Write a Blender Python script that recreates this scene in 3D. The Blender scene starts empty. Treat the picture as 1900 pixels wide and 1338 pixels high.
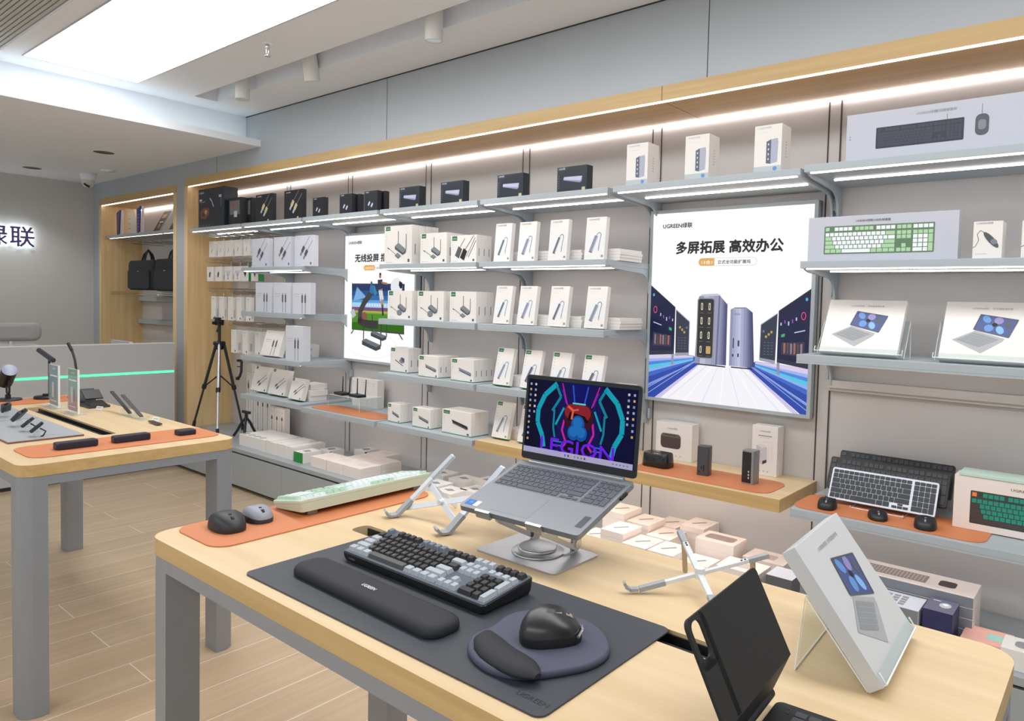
import bpy, bmesh, math, random
from math import sin, cos, pi, radians as R
from mathutils import Matrix, Vector, Euler
random.seed(7)
SC = bpy.context.scene
COL = SC.collection
# ---------------------------------------------------------------- camera, world, exposure
cam = bpy.data.objects.new('camera', bpy.data.cameras.new('camera'))
COL.objects.link(cam)
cam.matrix_world = Matrix(((0.7838, -0.0497, 0.6190, 0), (0.6204, 0.0196, -0.7840, 0), (0.0268, 0.9986, 0.0462, 1.51), (0, 0, 0, 1)))
cam.data.sensor_width = 36
cam.data.lens = 25.07
cam.data.shift_x = -0.0534
cam.data.shift_y = -0.0220
cam.data.clip_start = 0.02
SC.camera = cam
wd = bpy.data.worlds.new('even_fill_world')  # uniform world light, added as fill through the open room sides
SC.world = wd
wd.use_nodes = True
wd.node_tree.nodes['Background'].inputs[0].default_value = (0.93, 0.97, 1.0, 1)
wd.node_tree.nodes['Background'].inputs[1].default_value = 0.62
vs = SC.view_settings
vs.view_transform = 'Standard'
vs.look = 'None'
vs.exposure = 0.12
vs.gamma = 1.0
vs.use_curve_mapping = False
SC.cycles.use_denoising = True
SC.cycles.max_bounces = 7
SC.cycles.diffuse_bounces = 5
SC.cycles.glossy_bounces = 3
SC.cycles.transmission_bounces = 6
SC.cycles.transparent_max_bounces = 8
SC.cycles.caustics_reflective = False
SC.cycles.caustics_refractive = False
SC.cycles.sample_clamp_indirect = 6.0
# light levels of the shop's lamps and the added fill panel (emission strengths)
PANEL_E, COVE_E, STRIP_E, SHELF_E, GREEN_E, POSTER_E, SCREEN_E = 6.5, 0.8, 8.5, 5.0, 1.5, 0.9, 0.85

# ---------------------------------------------------------------- materials
def lin(h):
    if isinstance(h, str):
        h = h.lstrip('#')
        h = [int(h[i:i + 2], 16) for i in (0, 2, 4)]
    return tuple((c / 255 / 12.92) if c <= 10 else ((c / 255 + .055) / 1.055) ** 2.4 for c in h) + (1,)
_mats = {}
def mat(key, col='cccccc', rough=.5, metal=0., emit=0., noise=0., nscale=60, spec=.5, coat=0., bump=0.):
    if key in _mats:
        return _mats[key]
    m = bpy.data.materials.new(key)
    m.use_nodes = True
    nt = m.node_tree
    b = nt.nodes['Principled BSDF']
    c = lin(col)
    b.inputs['Base Color'].default_value = c
    b.inputs['Roughness'].default_value = rough
    b.inputs['Metallic'].default_value = metal
    b.inputs['Specular IOR Level'].default_value = spec
    b.inputs['Coat Weight'].default_value = coat
    if emit:
        b.inputs['Emission Color'].default_value = c
        b.inputs['Emission Strength'].default_value = emit
        b.inputs['Base Color'].default_value = (0, 0, 0, 1)
    if noise or bump:
        tc = nt.nodes.new('ShaderNodeTexCoord')
        n = nt.nodes.new('ShaderNodeTexNoise')
        n.inputs['Scale'].default_value = nscale
        n.inputs['Detail'].default_value = 3
        nt.links.new(tc.outputs['Object'], n.inputs['Vector'])
        if noise:
            r = nt.nodes.new('ShaderNodeMapRange')
            r.inputs['To Min'].default_value = 1 - noise
            r.inputs['To Max'].default_value = 1 + noise
            nt.links.new(n.outputs['Fac'], r.inputs['Value'])
            mx = nt.nodes.new('ShaderNodeVectorMath')
            mx.operation = 'SCALE'
            mx.inputs[0].default_value = c[:3]
            nt.links.new(r.outputs[0], mx.inputs['Scale'])
            nt.links.new(mx.outputs[0], b.inputs['Base Color'])
        if bump:
            bp = nt.nodes.new('ShaderNodeBump')
            bp.inputs['Strength'].default_value = bump
            bp.inputs['Distance'].default_value = .001
            nt.links.new(n.outputs['Fac'], bp.inputs['Height'])
            nt.links.new(bp.outputs[0], b.inputs['Normal'])
    _mats[key] = m
    return m
def wood(key, c1, c2, stretch, rough=.42, c3=None):
    if key in _mats:
        return _mats[key]
    m = bpy.data.materials.new(key)
    m.use_nodes = True
    nt = m.node_tree
    b = nt.nodes['Principled BSDF']
    b.inputs['Roughness'].default_value = rough
    tc = nt.nodes.new('ShaderNodeTexCoord')
    mp = nt.nodes.new('ShaderNodeMapping')
    mp.inputs['Scale'].default_value = stretch
    n = nt.nodes.new('ShaderNodeTexNoise')
    n.inputs['Scale'].default_value = 1
    n.inputs['Detail'].default_value = 6
    n.inputs['Roughness'].default_value = .6
    n.inputs['Distortion'].default_value = .25
    cr = nt.nodes.new('ShaderNodeValToRGB')
    cr.color_ramp.elements[0].position = .3
    cr.color_ramp.elements[1].position = .72
    cr.color_ramp.elements[0].color = lin(c1)
    cr.color_ramp.elements[1].color = lin(c2)
    L = nt.links.new
    L(tc.outputs['Object'], mp.inputs[0]); L(mp.outputs[0], n.inputs['Vector'])
    L(n.outputs['Fac'], cr.inputs[0]); L(cr.outputs[0], b.inputs['Base Color'])
    _mats[key] = m
    return m
def glassy(key, tint='f4f8f8', rough=.02, alpha=.035):
    if key in _mats:
        return _mats[key]
    m = bpy.data.materials.new(key)
    m.use_nodes = True
    nt = m.node_tree
    out = nt.nodes['Material Output']
    b = nt.nodes['Principled BSDF']
    b.inputs['Base Color'].default_value = lin(tint)
    b.inputs['Roughness'].default_value = rough
    t = nt.nodes.new('ShaderNodeBsdfTransparent')
    t.inputs[0].default_value = lin('f6f9f9')
    fr = nt.nodes.new('ShaderNodeFresnel')
    fr.inputs[0].default_value = 1.45
    ad = nt.nodes.new('ShaderNodeMath')
    ad.operation = 'ADD'
    ad.inputs[1].default_value = alpha
    ad.use_clamp = True
    mx = nt.nodes.new('ShaderNodeMixShader')
    L = nt.links.new
    ge = nt.nodes.new('ShaderNodeNewGeometry')
    fm = nt.nodes.new('ShaderNodeMath')
    fm.operation = 'SUBTRACT'
    fm.inputs[0].default_value = 1
    fq = nt.nodes.new('ShaderNodeMath')
    fq.operation = 'MULTIPLY'
    L(ge.outputs['Backfacing'], fm.inputs[1]); L(fm.outputs[0], fq.inputs[0]); L(fr.outputs[0], fq.inputs[1])
    L(fq.outputs[0], ad.inputs[0]); L(ad.outputs[0], mx.inputs[0])
    L(t.outputs[0], mx.inputs[1]); L(b.outputs[0], mx.inputs[2]); L(mx.outputs[0], out.inputs[0])
    _mats[key] = m
    return m
def floor_mat():
    m = bpy.data.materials.new('plank_tiles')
    m.use_nodes = True
    nt = m.node_tree
    L = nt.links.new
    N = nt.nodes.new
    b = nt.nodes['Principled BSDF']
    tc = N('ShaderNodeTexCoord'); sp = N('ShaderNodeSeparateXYZ'); cb = N('ShaderNodeCombineXYZ')
    L(tc.outputs['Object'], sp.inputs[0])
    ax = N('ShaderNodeMath'); ax.operation = 'ADD'; ax.inputs[1].default_value = -.042 + 21.2
    ay = N('ShaderNodeMath'); ay.operation = 'ADD'; ay.inputs[1].default_value = 12.05
    L(sp.outputs[0], ax.inputs[0]); L(sp.outputs[1], ay.inputs[0])
    L(ay.outputs[0], cb.inputs[0]); L(ax.outputs[0], cb.inputs[1])
    br = N('ShaderNodeTexBrick')
    br.offset = .42; br.offset_frequency = 2
    for k, v in (('Scale', 1), ('Mortar Size', .0022), ('Mortar Smooth', .1), ('Bias', 0), ('Brick Width', 1.2), ('Row Height', .212)):
        br.inputs[k].default_value = v
    br.inputs['Color1'].default_value = lin('c4ad90')
    br.inputs['Color2'].default_value = lin('bba386')
    br.inputs['Mortar'].default_value = lin('ddd0bf')
    L(cb.outputs[0], br.inputs['Vector'])
    mp = N('ShaderNodeMapping'); mp.inputs['Scale'].default_value = (26, 1.3, 1)
    L(tc.outputs['Object'], mp.inputs[0])
    n = N('ShaderNodeTexNoise'); n.inputs['Scale'].default_value = 1; n.inputs['Detail'].default_value = 5; n.inputs['Distortion'].default_value = .4
    L(mp.outputs[0], n.inputs['Vector'])
    mr = N('ShaderNodeMapRange'); mr.inputs['To Min'].default_value = .72; mr.inputs['To Max'].default_value = 1.22
    L(n.outputs['Fac'], mr.inputs[0])
    sc = N('ShaderNodeVectorMath'); sc.operation = 'SCALE'
    L(br.outputs['Color'], sc.inputs[0]); L(mr.outputs[0], sc.inputs['Scale'])
    mx = N('ShaderNodeMix'); mx.data_type = 'RGBA'
    L(br.outputs['Fac'], mx.inputs[0]); L(sc.outputs[0], mx.inputs[6]); mx.inputs[7].default_value = lin('e4d9ca')
    L(mx.outputs[2], b.inputs['Base Color'])
    b.inputs['Roughness'].default_value = .3
    return m
OAK_X = wood('light_oak_along', 'd2b68c', 'dfc8a2', (1.2, 22, 22))
OAK_EDGE = wood('oak_edge_band', 'bb9b66', 'ccae79', (1.2, 22, 40))
OAK_Z = wood('light_oak_upright', 'd9b680', 'ecd0a0', (22, 22, 1.0))
OAK_S = wood('oak_lining_shaded', 'c69a64', 'dab27a', (.9, 20, 20))  # darker oak for the soffits, their shade put into the colour
GREYP = mat('grey_laminate', 'a9b0b6', .38, noise=.03, nscale=4)
GREYW = mat('grey_wall_paint', 'c9c8c5', .55, noise=.03, nscale=3)
PANEL = mat('warm_grey_panel', 'c6c3c1', .5, noise=.02, nscale=3)
CEIL = mat('ceiling_white', 'ecf1f8', .7, noise=.01, nscale=3)
CEILG = mat('drop_ceiling_paint', 'eff3f8', .7, noise=.01, nscale=3)
SHELFM = mat('shelf_grey_steel', 'a9b2b8', .4, noise=.02, nscale=20)
LEGM = mat('satin_grey_steel', '8f949b', .38, metal=.25, noise=.02, nscale=20)
CABM = mat('cabinet_grey', '9da4a8', .4, noise=.02, nscale=8)
DARK = mat('dark_gap', '26282b', .6)
SLOTM = mat('slot_shadow_gap', '4a3f3a', .7)
BLACK = mat('black_plastic', '17181b', .42, noise=.05, nscale=300)
BLACK2 = mat('soft_black_rubber', '22242a', .6, noise=.05, nscale=300)
WHITE = mat('white_carton', 'e6e2de', .42, noise=.01, nscale=20)
WHITEW = mat('warm_white_carton', 'ebe0d9', .45, noise=.01, nscale=20)
COOLW = mat('cool_white_carton', 'd2d5df', .35, noise=.01, nscale=20)
LEATHER = mat('orange_leather', 'cb7d50', .55, noise=.05, nscale=400, bump=.15)
SILVER = mat('brushed_aluminium', 'c9ccd0', .3, metal=.85, noise=.02, nscale=200)
ALUW = mat('pale_aluminium', 'dfe5ec', .35, metal=.25, noise=.02, nscale=200)
CHROME = mat('chrome', 'd8d8da', .12, metal=1.0)
ACR = glassy('clear_acrylic')
ACR_E = mat('acrylic_edge', 'f3f3f2', .15, noise=.02)
INK = mat('black_ink', '1d1a1a', .6)
INKG = mat('grey_ink', '8d8f93', .6)
INKL = mat('pale_grey_ink', 'bfc1c5', .6)
GREEN = mat('green_print', '27704a', .5, noise=.02)
GREENB = mat('bright_green_print', '1d8a3c', .5, noise=.02)
LED = mat('led_strip_white', 'fff4f0', .5, emit=STRIP_E)
LEDS = mat('shelf_led_white', 'fff5f1', .5, emit=SHELF_E)
LEDR = mat('rear_shelf_led', 'fff5f1', .5, emit=SHELF_E * 2.5)
LEDF = mat('front_led_white', 'fff4f2', .5, emit=4.0)

# ---------------------------------------------------------------- mesh builder
_txt = {}
def textmesh(s, bold=0.):
    k = (s, bold)
    if k in _txt:
        return _txt[k]
    cu = bpy.data.curves.new('lettering', 'FONT')
    cu.body = s; cu.size = 1; cu.resolution_u = 2; cu.offset = bold
    ob = bpy.data.objects.new('lettering', cu)
    COL.objects.link(ob)
    me = ob.evaluated_get(bpy.context.evaluated_depsgraph_get()).to_mesh()
    vs_ = [(v.co.x, v.co.y) for v in me.vertices]
    fs_ = [tuple(p.vertices) for p in me.polygons]
    bpy.data.objects.remove(ob)
    bpy.data.curves.remove(cu)
    xs = [v[0] for v in vs_] or [0, 1]
    x0, x1 = min(xs), max(xs)
    _txt[k] = ([(x - x0, y) for x, y in vs_], fs_, x1 - x0)
    return _txt[k]
for _s in ('UGREEN', '绿联', 'UGREEN绿联', '绿', '联', '多屏拓展 高效办公', '无线投屏 摆', '13合1', '立式全功能扩展坞', 'HDMI', '1080P高清', 'LEGION',
           '有线键鼠套装', 'USB机械键盘', '妙控键盘保护套', '机械键盘') + tuple('ABCDEFGHIJKLMNOPQRSTUVWXYZ1234567890'):
    textmesh(_s)
def rr(w, h, r, n=5, cx=0., cy=0.):
    r = min(r, w / 2 - 1e-6, h / 2 - 1e-6)
    o = []
    for sx, sy, a in ((1, 1, 0), (-1, 1, 90), (-1, -1, 180), (1, -1, 270)):
        for i in range(n + 1):
            t = R(a + 90 * i / n)
            o.append((cx + sx * (w / 2 - r) + r * cos(t), cy + sy * (h / 2 - r) + r * sin(t)))
    return o
class MB:
    def __init__(s, M=None):
        s.v = []; s.f = []; s.m = []; s.sm = []; s.mats = []; s.M = M or Matrix()
    def mi(s, m):
        if m not in s.mats:
            s.mats.append(m)
        return s.mats.index(m)
    def add(s, vs, fs, m, smooth=False):
        o = len(s.v); k = s.mi(m)
        s.v += [tuple(s.M @ Vector(p)) for p in vs]
        for f in fs:
            s.f.append(tuple(o + i for i in f)); s.m.append(k); s.sm.append(smooth)
        return s
    def box(s, x0, x1, y0, y1, z0, z1, m, bev=0., top=None, front=None):
        if bev:
            bm = bmesh.new()
            bmesh.ops.create_cube(bm, size=1)
            for v in bm.verts:
                v.co = ((x0 + x1) / 2 + v.co.x * (x1 - x0), (y0 + y1) / 2 + v.co.y * (y1 - y0), (z0 + z1) / 2 + v.co.z * (z1 - z0))
            bmesh.ops.bevel(bm, geom=bm.edges[:], offset=bev, segments=2, profile=.6, affect='EDGES')
            bm.verts.index_update()
            s.add([v.co[:] for v in bm.verts], [[v.index for v in f.verts] for f in bm.faces], m)
            bm.free()
            return s
        vs = [(x, y, z) for z in (z0, z1) for y in (y0, y1) for x in (x0, x1)]
        fs = [(0, 2, 3, 1), (4, 5, 7, 6), (0, 1, 5, 4), (2, 6, 7, 3), (0, 4, 6, 2), (1, 3, 7, 5)]
        ms = [m, top or m, front or m, m, m, m]
        for f, mm in zip(fs, ms):
            s.add([vs[i] for i in f], [(0, 1, 2, 3)], mm)
        return s
    def prism(s, pts, h0, h1, m, ax='z', smooth=False, capm=None):
        def P(a, b, h):
            return (a, b, h) if ax == 'z' else ((h, a, b) if ax == 'x' else (a, h, b))
        n = len(pts)
        s.add([P(a, b, h) for h in (h0, h1) for a, b in pts], [(i, (i + 1) % n, n + (i + 1) % n, n + i) for i in range(n)], m, smooth)
        s.add([P(a, b, h0) for a, b in pts], [tuple(range(n))[::-1]], m)
        s.add([P(a, b, h1) for a, b in pts], [tuple(range(n))], capm or m)
        return s
    def ring(s, outer, inner, h0, h1, m, ax='z', side=None):
        def P(a, b, h):
            return (a, b, h) if ax == 'z' else ((h, a, b) if ax == 'x' else (a, h, b))
        n = len(outer)
        vs = [P(a, b, h) for h in (h0, h1) for L_ in (outer, inner) for a, b in L_]
        fs = []
        if side:
            s.add(vs, [(i, (i + 1) % n, 2 * n + (i + 1) % n, 2 * n + i) for i in range(n)], side)
        for i in range(n):
            j = (i + 1) % n
            fs += [(i, j, n + j, n + i), (2 * n + i, 3 * n + i, 3 * n + j, 2 * n + j), (n + i, n + j, 3 * n + j, 3 * n + i)] + ([] if side else [(i, 2 * n + i, 2 * n + j, j)])
        s.add(vs, fs, m)
        return s
    def cyl(s, p0, p1, r0, r1=None, m=None, n=16, caps=True, capm=None):
        r1 = r0 if r1 is None else r1
        p0 = Vector(p0); p1 = Vector(p1)
        d = (p1 - p0).normalized()
        a = d.orthogonal().normalized(); b = d.cross(a)
        c = [(cos(2 * pi * i / n), sin(2 * pi * i / n)) for i in range(n)]
        vs = [tuple(p + (a * x + b * y) * r) for p, r in ((p0, r0), (p1, r1)) for x, y in c]
        s.add(vs, [(i, (i + 1) % n, n + (i + 1) % n, n + i) for i in range(n)], m, True)
        if caps:
            s.add(vs[:n], [tuple(range(n))[::-1]], m); s.add(vs[n:], [tuple(range(n))], capm or m)
        return s
    def tube(s, pts, r, m, n=8):
        P = [Vector(p) for p in pts]
        rings = []
        a = None
        for i, p in enumerate(P):
            d = (P[min(i + 1, len(P) - 1)] - P[max(i - 1, 0)]).normalized()
            a = d.orthogonal().normalized() if a is None else (a - d * a.dot(d)).normalized()
            b = d.cross(a)
            rings.append([tuple(p + (a * cos(2 * pi * k / n) + b * sin(2 * pi * k / n)) * r) for k in range(n)])
        vs = [q for g in rings for q in g]
        fs = [(i * n + k, i * n + (k + 1) % n, (i + 1) * n + (k + 1) % n, (i + 1) * n + k) for i in range(len(P) - 1) for k in range(n)]
        s.add(vs, fs, m, True)
        s.add(rings[0], [tuple(range(n))[::-1]], m); s.add(rings[-1], [tuple(range(n))], m)
        return s
    def lathe(s, prof, m, c=(0, 0, 0), n=32):
        vs = [(c[0] + r * cos(2 * pi * k / n), c[1] + r * sin(2 * pi * k / n), c[2] + z) for r, z in prof for k in range(n)]
        fs = [(i * n + k, i * n + (k + 1) % n, (i + 1) * n + (k + 1) % n, (i + 1) * n + k) for i in range(len(prof) - 1) for k in range(n)]
        s.add(vs, fs, m, True)
        return s
    def loft(s, rings, m, cap=True, smooth=True):
        n = len(rings[0])
        vs = [p for g in rings for p in g]
        s.add(vs, [(i * n + k, i * n + (k + 1) % n, (i + 1) * n + (k + 1) % n, (i + 1) * n + k) for i in range(len(rings) - 1) for k in range(n)], m, smooth)
        if cap:
            s.add(rings[0], [tuple(range(n))[::-1]], m, smooth); s.add(rings[-1], [tuple(range(n))], m, smooth)
        return s
    # flat print on the plane y=0 of the current frame, seen from -y ; u to the right, v up
    def pl(s, pts, m, k=1):
        return s.add([(u, -.00035 * k, v) for u, v in pts], [tuple(range(len(pts)))], m)
    def rect(s, u0, v0, u1, v1, m, k=1):
        return s.pl([(u0, v0), (u1, v0), (u1, v1), (u0, v1)], m, k)
    def rrect(s, u0, v0, u1, v1, r, m, k=1):
        return s.pl(rr(u1 - u0, v1 - v0, r, 4, (u0 + u1) / 2, (v0 + v1) / 2), m, k)
    def ell(s, cu, cv, ru, rv, m, k=1, n=20, a=0.):
        return s.pl([(cu + ru * cos(t) * cos(a) - rv * sin(t) * sin(a), cv + ru * cos(t) * sin(a) + rv * sin(t) * cos(a)) for t in (2 * pi * i / n for i in range(n))], m, k)
    def ln(s, pts, w, m, k=1):
        for (a, b), (c, d) in zip(pts, pts[1:]):
            L_ = math.hypot(c - a, d - b) or 1
            nx, ny = -(d - b) / L_ * w / 2, (c - a) / L_ * w / 2
            s.pl([(a + nx, b + ny), (a - nx, b - ny), (c - nx, d - ny), (c + nx, d + ny)], m, k)
        return s
    def txt(s, st, u, v, size, m, k=1, al='l', bold=0., wid=None):
        vs, fs, w = textmesh(st)
        if bold:
            b = bold * size
            for i, (p, q) in enumerate(((-b, 0), (b, 0), (0, b), (0, -b))):
                s.txt(st, u + p, v + q, size, m, k + .12 * (i + 1), al, 0., wid)
        sx = size if wid is None else wid / w
        o = {'l': 0, 'c': -w * sx / 2, 'r': -w * sx}[al]
        s.add([(u + o + x * sx, -.00035 * k, v + y * size) for x, y in vs], fs, m)
        return s
    def mesh(s, name):
        me = bpy.data.meshes.new(name)
        me.from_pydata(s.v, [], s.f)
        for m in s.mats:
            me.materials.append(m)
        me.polygons.foreach_set('material_index', s.m)
        me.polygons.foreach_set('use_smooth', s.sm)
        me.update()
        return me
    def build(s, name, parent=None, label=None, cat=None, group=None, kind=None, M=None):
        o = bpy.data.objects.new(name, s.mesh(name))
        COL.objects.link(o)
        return fin(o, parent, label, cat, group, kind, M)
def fin(o, parent=None, label=None, cat=None, group=None, kind=None, M=None):
    if M is not None:
        o.matrix_world = M
    if parent is not None:
        o.parent = parent
    for k, v in (('label', label), ('category', cat), ('group', group), ('kind', kind)):
        if v:
            o[k] = v
    return o
def thing(name, label, cat, M=None, group=None):
    o = bpy.data.objects.new(name, None)
    o.empty_display_size = .05
    COL.objects.link(o)
    return fin(o, None, label, cat, group, None, M)
def inst(name, me, parent=None, label=None, cat=None, group=None, M=None):
    o = bpy.data.objects.new(name, me)
    COL.objects.link(o)
    return fin(o, parent, label, cat, group, None, M)
def copy_tree(o, label=None, M=None, parent=None):
    c = o.copy()
    COL.objects.link(c)
    if parent is not None:
        c.parent = parent
    if label:
        c['label'] = label
    if M is not None:
        c.matrix_world = M
    for ch in list(o.children):
        copy_tree(ch, None, None, c)
    return c
def TM(x=0, y=0, z=0, rz=0, rx=0, ry=0, s=1):
    return Matrix.Translation((x, y, z)) @ Euler((R(rx), R(ry), R(rz))).to_matrix().to_4x4() @ Matrix.Scale(s, 4)
def struct(name, mb, label=None, cat=None):
    return mb.build(name, None, label, cat, None, 'structure')
# ---------------------------------------------------------------- setting
YW, YF, ZS, ZC, ZD, XL = 3.29, 2.89, 2.467, 2.93, 2.671, -8.83
struct('floor', MB().box(-9.2, 2.4, -2.2, 3.5, -.05, 0, floor_mat()))
c = MB()
c.box(-5.62, 2.4, 1.30, 2.38, ZC, ZC + .02, CEIL)
c.box(-5.62, 2.4, 2.54, 3.0, ZC, ZC + .02, CEIL)
c.box(-5.62, -5.33, -2.2, 1.30, ZC, ZC + .02, CEIL)
c.box(-5.62, -5.33, 2.38, 2.54, ZC, ZC + .02, CEIL)
c.box(-5.33, 2.4, 2.36, 2.38, ZC + .02, ZC + .16, CEIL)
c.box(-5.33, 2.4, 2.54, 2.56, ZC + .02, ZC + .16, CEIL)
c.box(-5.35, -5.33, 2.38, 2.54, ZC + .02, ZC + .16, CEIL)
c.box(-5.33, 2.4, 2.36, 2.56, ZC + .16, ZC + .18, CEIL)
c.box(-5.62, -5.58, -2.2, 2.89, ZD + .05, ZC, CEIL)
c.box(XL, -5.36, -2.2, 2.89, ZD, ZD + .052, CEILG)
c.box(-5.36, -5.352, -2.2, 2.89, ZD, ZD + .052, CEIL)
struct('ceiling', c)
c = MB()
y = 1.24
c.box(-5.33, 2.4, 1.25, 1.30, ZC - .004, ZC + .02, CEIL)
c.box(-5.33, 2.4, 1.255, 1.275, ZC - .012, ZC - .004, CEIL)
SLAT = mat('slat_grey', 'b9bab5', .6, noise=.02, nscale=9)
while y > -2.2:
    c.box(-5.33, 2.4, y - .017, y, ZC - .006, ZC + .012, SLAT)
    y -= .023
c.box(-5.33, 2.4, -2.2, 1.25, ZC + .03, ZC + .04, DARK)
struct('ceiling_slats', c, 'grey slatted ceiling field beyond the big light panel', 'ceiling')
# right-hand wall: grey upper part, pillar, niche backs
w = MB()
w.box(XL, 2.4, YF, 3.45, 2.535, ZC, GREYP)
w.box(-6.812, -6.652, YF, 3.45, 0, 2.535, GREYP)
w.box(XL, -8.66, YF, 3.45, 0, 2.535, GREYP)
w.box(-8.66, -6.812, YF, 3.45, 2.5, 2.535, GREYP)
w.box(-6.652, 2.4, YW, 3.45, 0, 2.535, PANEL)
w.box(-8.66, -6.812, YW, 3.45, 0, 2.535, PANEL)
for xs in (-3.795, -1.528, -6.06):
    w.box(xs - .002, xs + .002, YF - .0006, YF, 2.536, ZC, DARK)
w.box(-5.6, 2.4, YF - .003, YF, ZC - .006, ZC, DARK)
struct('wall_right', w)
struct('wall_back', MB().box(XL - .1, XL, -2.2, 3.45, 0, ZC, GREYW))
# oak lining of the long shelf niche and of the bag niche
t = MB()
t.box(-6.652, 2.4, YF - .004, YW, ZS, 2.535, OAK_S, front=OAK_EDGE)
t.box(-6.652, -6.585, YF - .004, YW, 0, ZS, OAK_Z)
t.box(-1.756, -1.754, YF - .005, YW, ZS - .0006, 2.535, SLOTM)
struct('trim_1', t, 'oak lining along the top and left end of the long shelf niche', 'trim')
t = MB()
t.box(-8.66, -6.812, YF - .004, YW, 2.43, 2.50, OAK_S, front=OAK_EDGE)
t.box(-8.66, -8.60, YF - .004, YW, 0, 2.43, OAK_Z)
t.box(-6.875, -6.812, YF - .004, YW, 0, 2.43, OAK_Z)
struct('trim_2', t, 'oak lining around the narrow bag niche by the back wall', 'trim')
# slotted uprights on the panel wall
for xs, lb in ((-.13, 'right edge of the keyboard bay'), (-1.088, 'left edge of the keyboard bay'), (-2.018, 'left edge of the big poster'), (-2.945, 'left edge of the slim hub boxes'),
               (-3.845, 'left end of the wireless box shelves'), (-4.75, 'left edge of the football poster'), (-5.62, 'left end of the cable box shelves')):
    m = MB()
    m.box(xs - .03, xs + .03, YW - .004, YW, .33, ZS, PANEL)
    for s_ in (-1, 1):
        m.box(xs + s_ * .027 - .0035, xs + s_ * .027 + .0035, YW - .0046, YW - .003, .33, ZS, SLOTM)
    m.build('slotted_upright', None, 'slim slotted grey upright strip at the ' + lb, 'shelf upright', 'slotted wall uprights', 'structure')
m = MB().box(-1.06, -.1, YW - .035, YW, 1.17, 1.205, PANEL).box(-1.06, -.1, YW - .022, YW, 1.155, 1.17, PANEL)
m.build('hanging_rail', None, 'pale grey rail on the wall under the tablet case boxes', 'rail')
# ---------------------------------------------------------------- lamps
t = thing('ceiling_light_panel', 'large bright white rectangular light panel in the ceiling', 'ceiling light', TM(-2.1, 1.68, ZC - .004))
PAN = mat('light_panel_glow', 'ffffff', .5, emit=PANEL_E)
MB().box(-3.22, 3.6, -.305, .325, 0, .003, PAN).build('diffuser', t)
FR = mat('panel_frame', 'b5b3bb', .5)
MB().ring([(-3.228, -.313), (3.61, -.313), (3.61, .333), (-3.228, .333)], [(-3.22, -.305), (3.6, -.305), (3.6, .325), (-3.22, .325)], -.001, .0035, FR).build('frame', t)
t = thing('ceiling_light_panel', 'added long white fill light panel in the ceiling, unseen, outside the picture to the left', 'ceiling light', TM(-2.1, -1.2, ZC - .016))  # unseen panel, added to balance the fill light
MB().box(-3.22, 3.6, -.315, .315, 0, .003, mat('fill_panel_glow', 'ffffff', .5, emit=PANEL_E)).build('diffuser', t)
MB().ring([(-3.228, -.323), (3.61, -.323), (3.61, .323), (-3.228, .323)], [(-3.22, -.315), (3.6, -.315), (3.6, .315), (-3.22, .315)], -.001, .0035, FR).build('frame', t)
MB().box(-5.50, -5.47, -2.1, 2.86, ZD + .052, ZD + .062, mat('cove_glow', 'f4fff6', .5, emit=COVE_E * 2.6)).build('cove_light', None, 'white light strip glowing in the cove above the dropped ceiling', 'cove light')
def led(name, x0, x1, y0, y1, z0, z1, m, label):
    MB().box(x0, x1, y0, y1, z0, z1, m).build(name, None, label, 'light strip')
led('led_strip', -6.58, 2.4, YF + .0, YF + .014, ZS - .005, ZS + .0, LEDF, 'thin white light strip along the front edge of the long oak soffit')
led('led_strip', -6.58, 2.4, YW - .02, YW - .004, ZS - .008, ZS, LED, 'bright white light strip along the wall under the long oak soffit')
led('led_strip', -8.595, -6.88, YF + .0, YF + .016, 2.424, 2.43, LEDF, 'white light strip along the front top of the bag niche')
led('led_strip', -8.595, -6.88, YW - .022, YW - .004, 2.42, 2.43, LED, 'white light strip along the back top of the bag niche')
def spot(x, y, tiltx, lb, on):
    t = thing('ceiling_spotlight', lb, 'spotlight', TM(x, y, ZC + .14, 0, tiltx[0], tiltx[1]), 'white cylinder spotlights in the ceiling slot')
    SP = mat('spot_white', 'dadbd9', .45, noise=.01)
    MB().lathe([(.0, 0), (.045, 0), (.046, -.01), (.046, -.225), (.043, -.228), (.039, -.222), (.036, -.19), (0, -.19)], SP).build('housing', t)
    MB().lathe([(.0, -.2), (.035, -.2)], mat('spot_lens' + str(on), 'cfe6ff', .2, emit=on)).build('lens', t)
    if on > 1:
        ld = bpy.data.lights.new('spot_lamp', 'SPOT')
        ld.energy = 14; ld.spot_size = R(70); ld.spot_blend = .6; ld.shadow_soft_size = .03
        lo = bpy.data.objects.new('lamp', ld)
        COL.objects.link(lo)
        lo.location = (0, 0, -.235); lo.parent = t
spot(-4.80, 2.46, (0, 0), 'leftmost white cylinder spotlight in the ceiling slot, near the cove', .5)
spot(-4.02, 2.46, (14, 6), 'middle white cylinder spotlight in the ceiling slot, lit and tilted', 2.5)
spot(-2.86, 2.46, (4, 4), 'rightmost white cylinder spotlight in the ceiling slot, hanging near the top edge', 2.0)
t = thing('sprinkler', 'small chrome sprinkler head hanging from the ceiling beside the light panel', 'sprinkler', TM(-3.86, 2.12, ZC))
MB().lathe([(0, 0), (.03, 0), (.03, -.006), (.018, -.012), (0, -.012)], CEIL).build('flange', t)
m = MB().lathe([(0, -.012), (.011, -.012), (.011, -.03), (.006, -.034), (.006, -.07), (0, -.07)], CHROME).lathe([(0, -.078), (.016, -.076), (.016, -.073), (0, -.072)], CHROME)
for s_ in (-1, 1):
    m.tube([(s_ * .008, 0, -.03), (s_ * .013, 0, -.045), (s_ * .01, 0, -.062), (s_ * .003, 0, -.074)], .0025, CHROME, 6)
m.build('nozzle', t)
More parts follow.
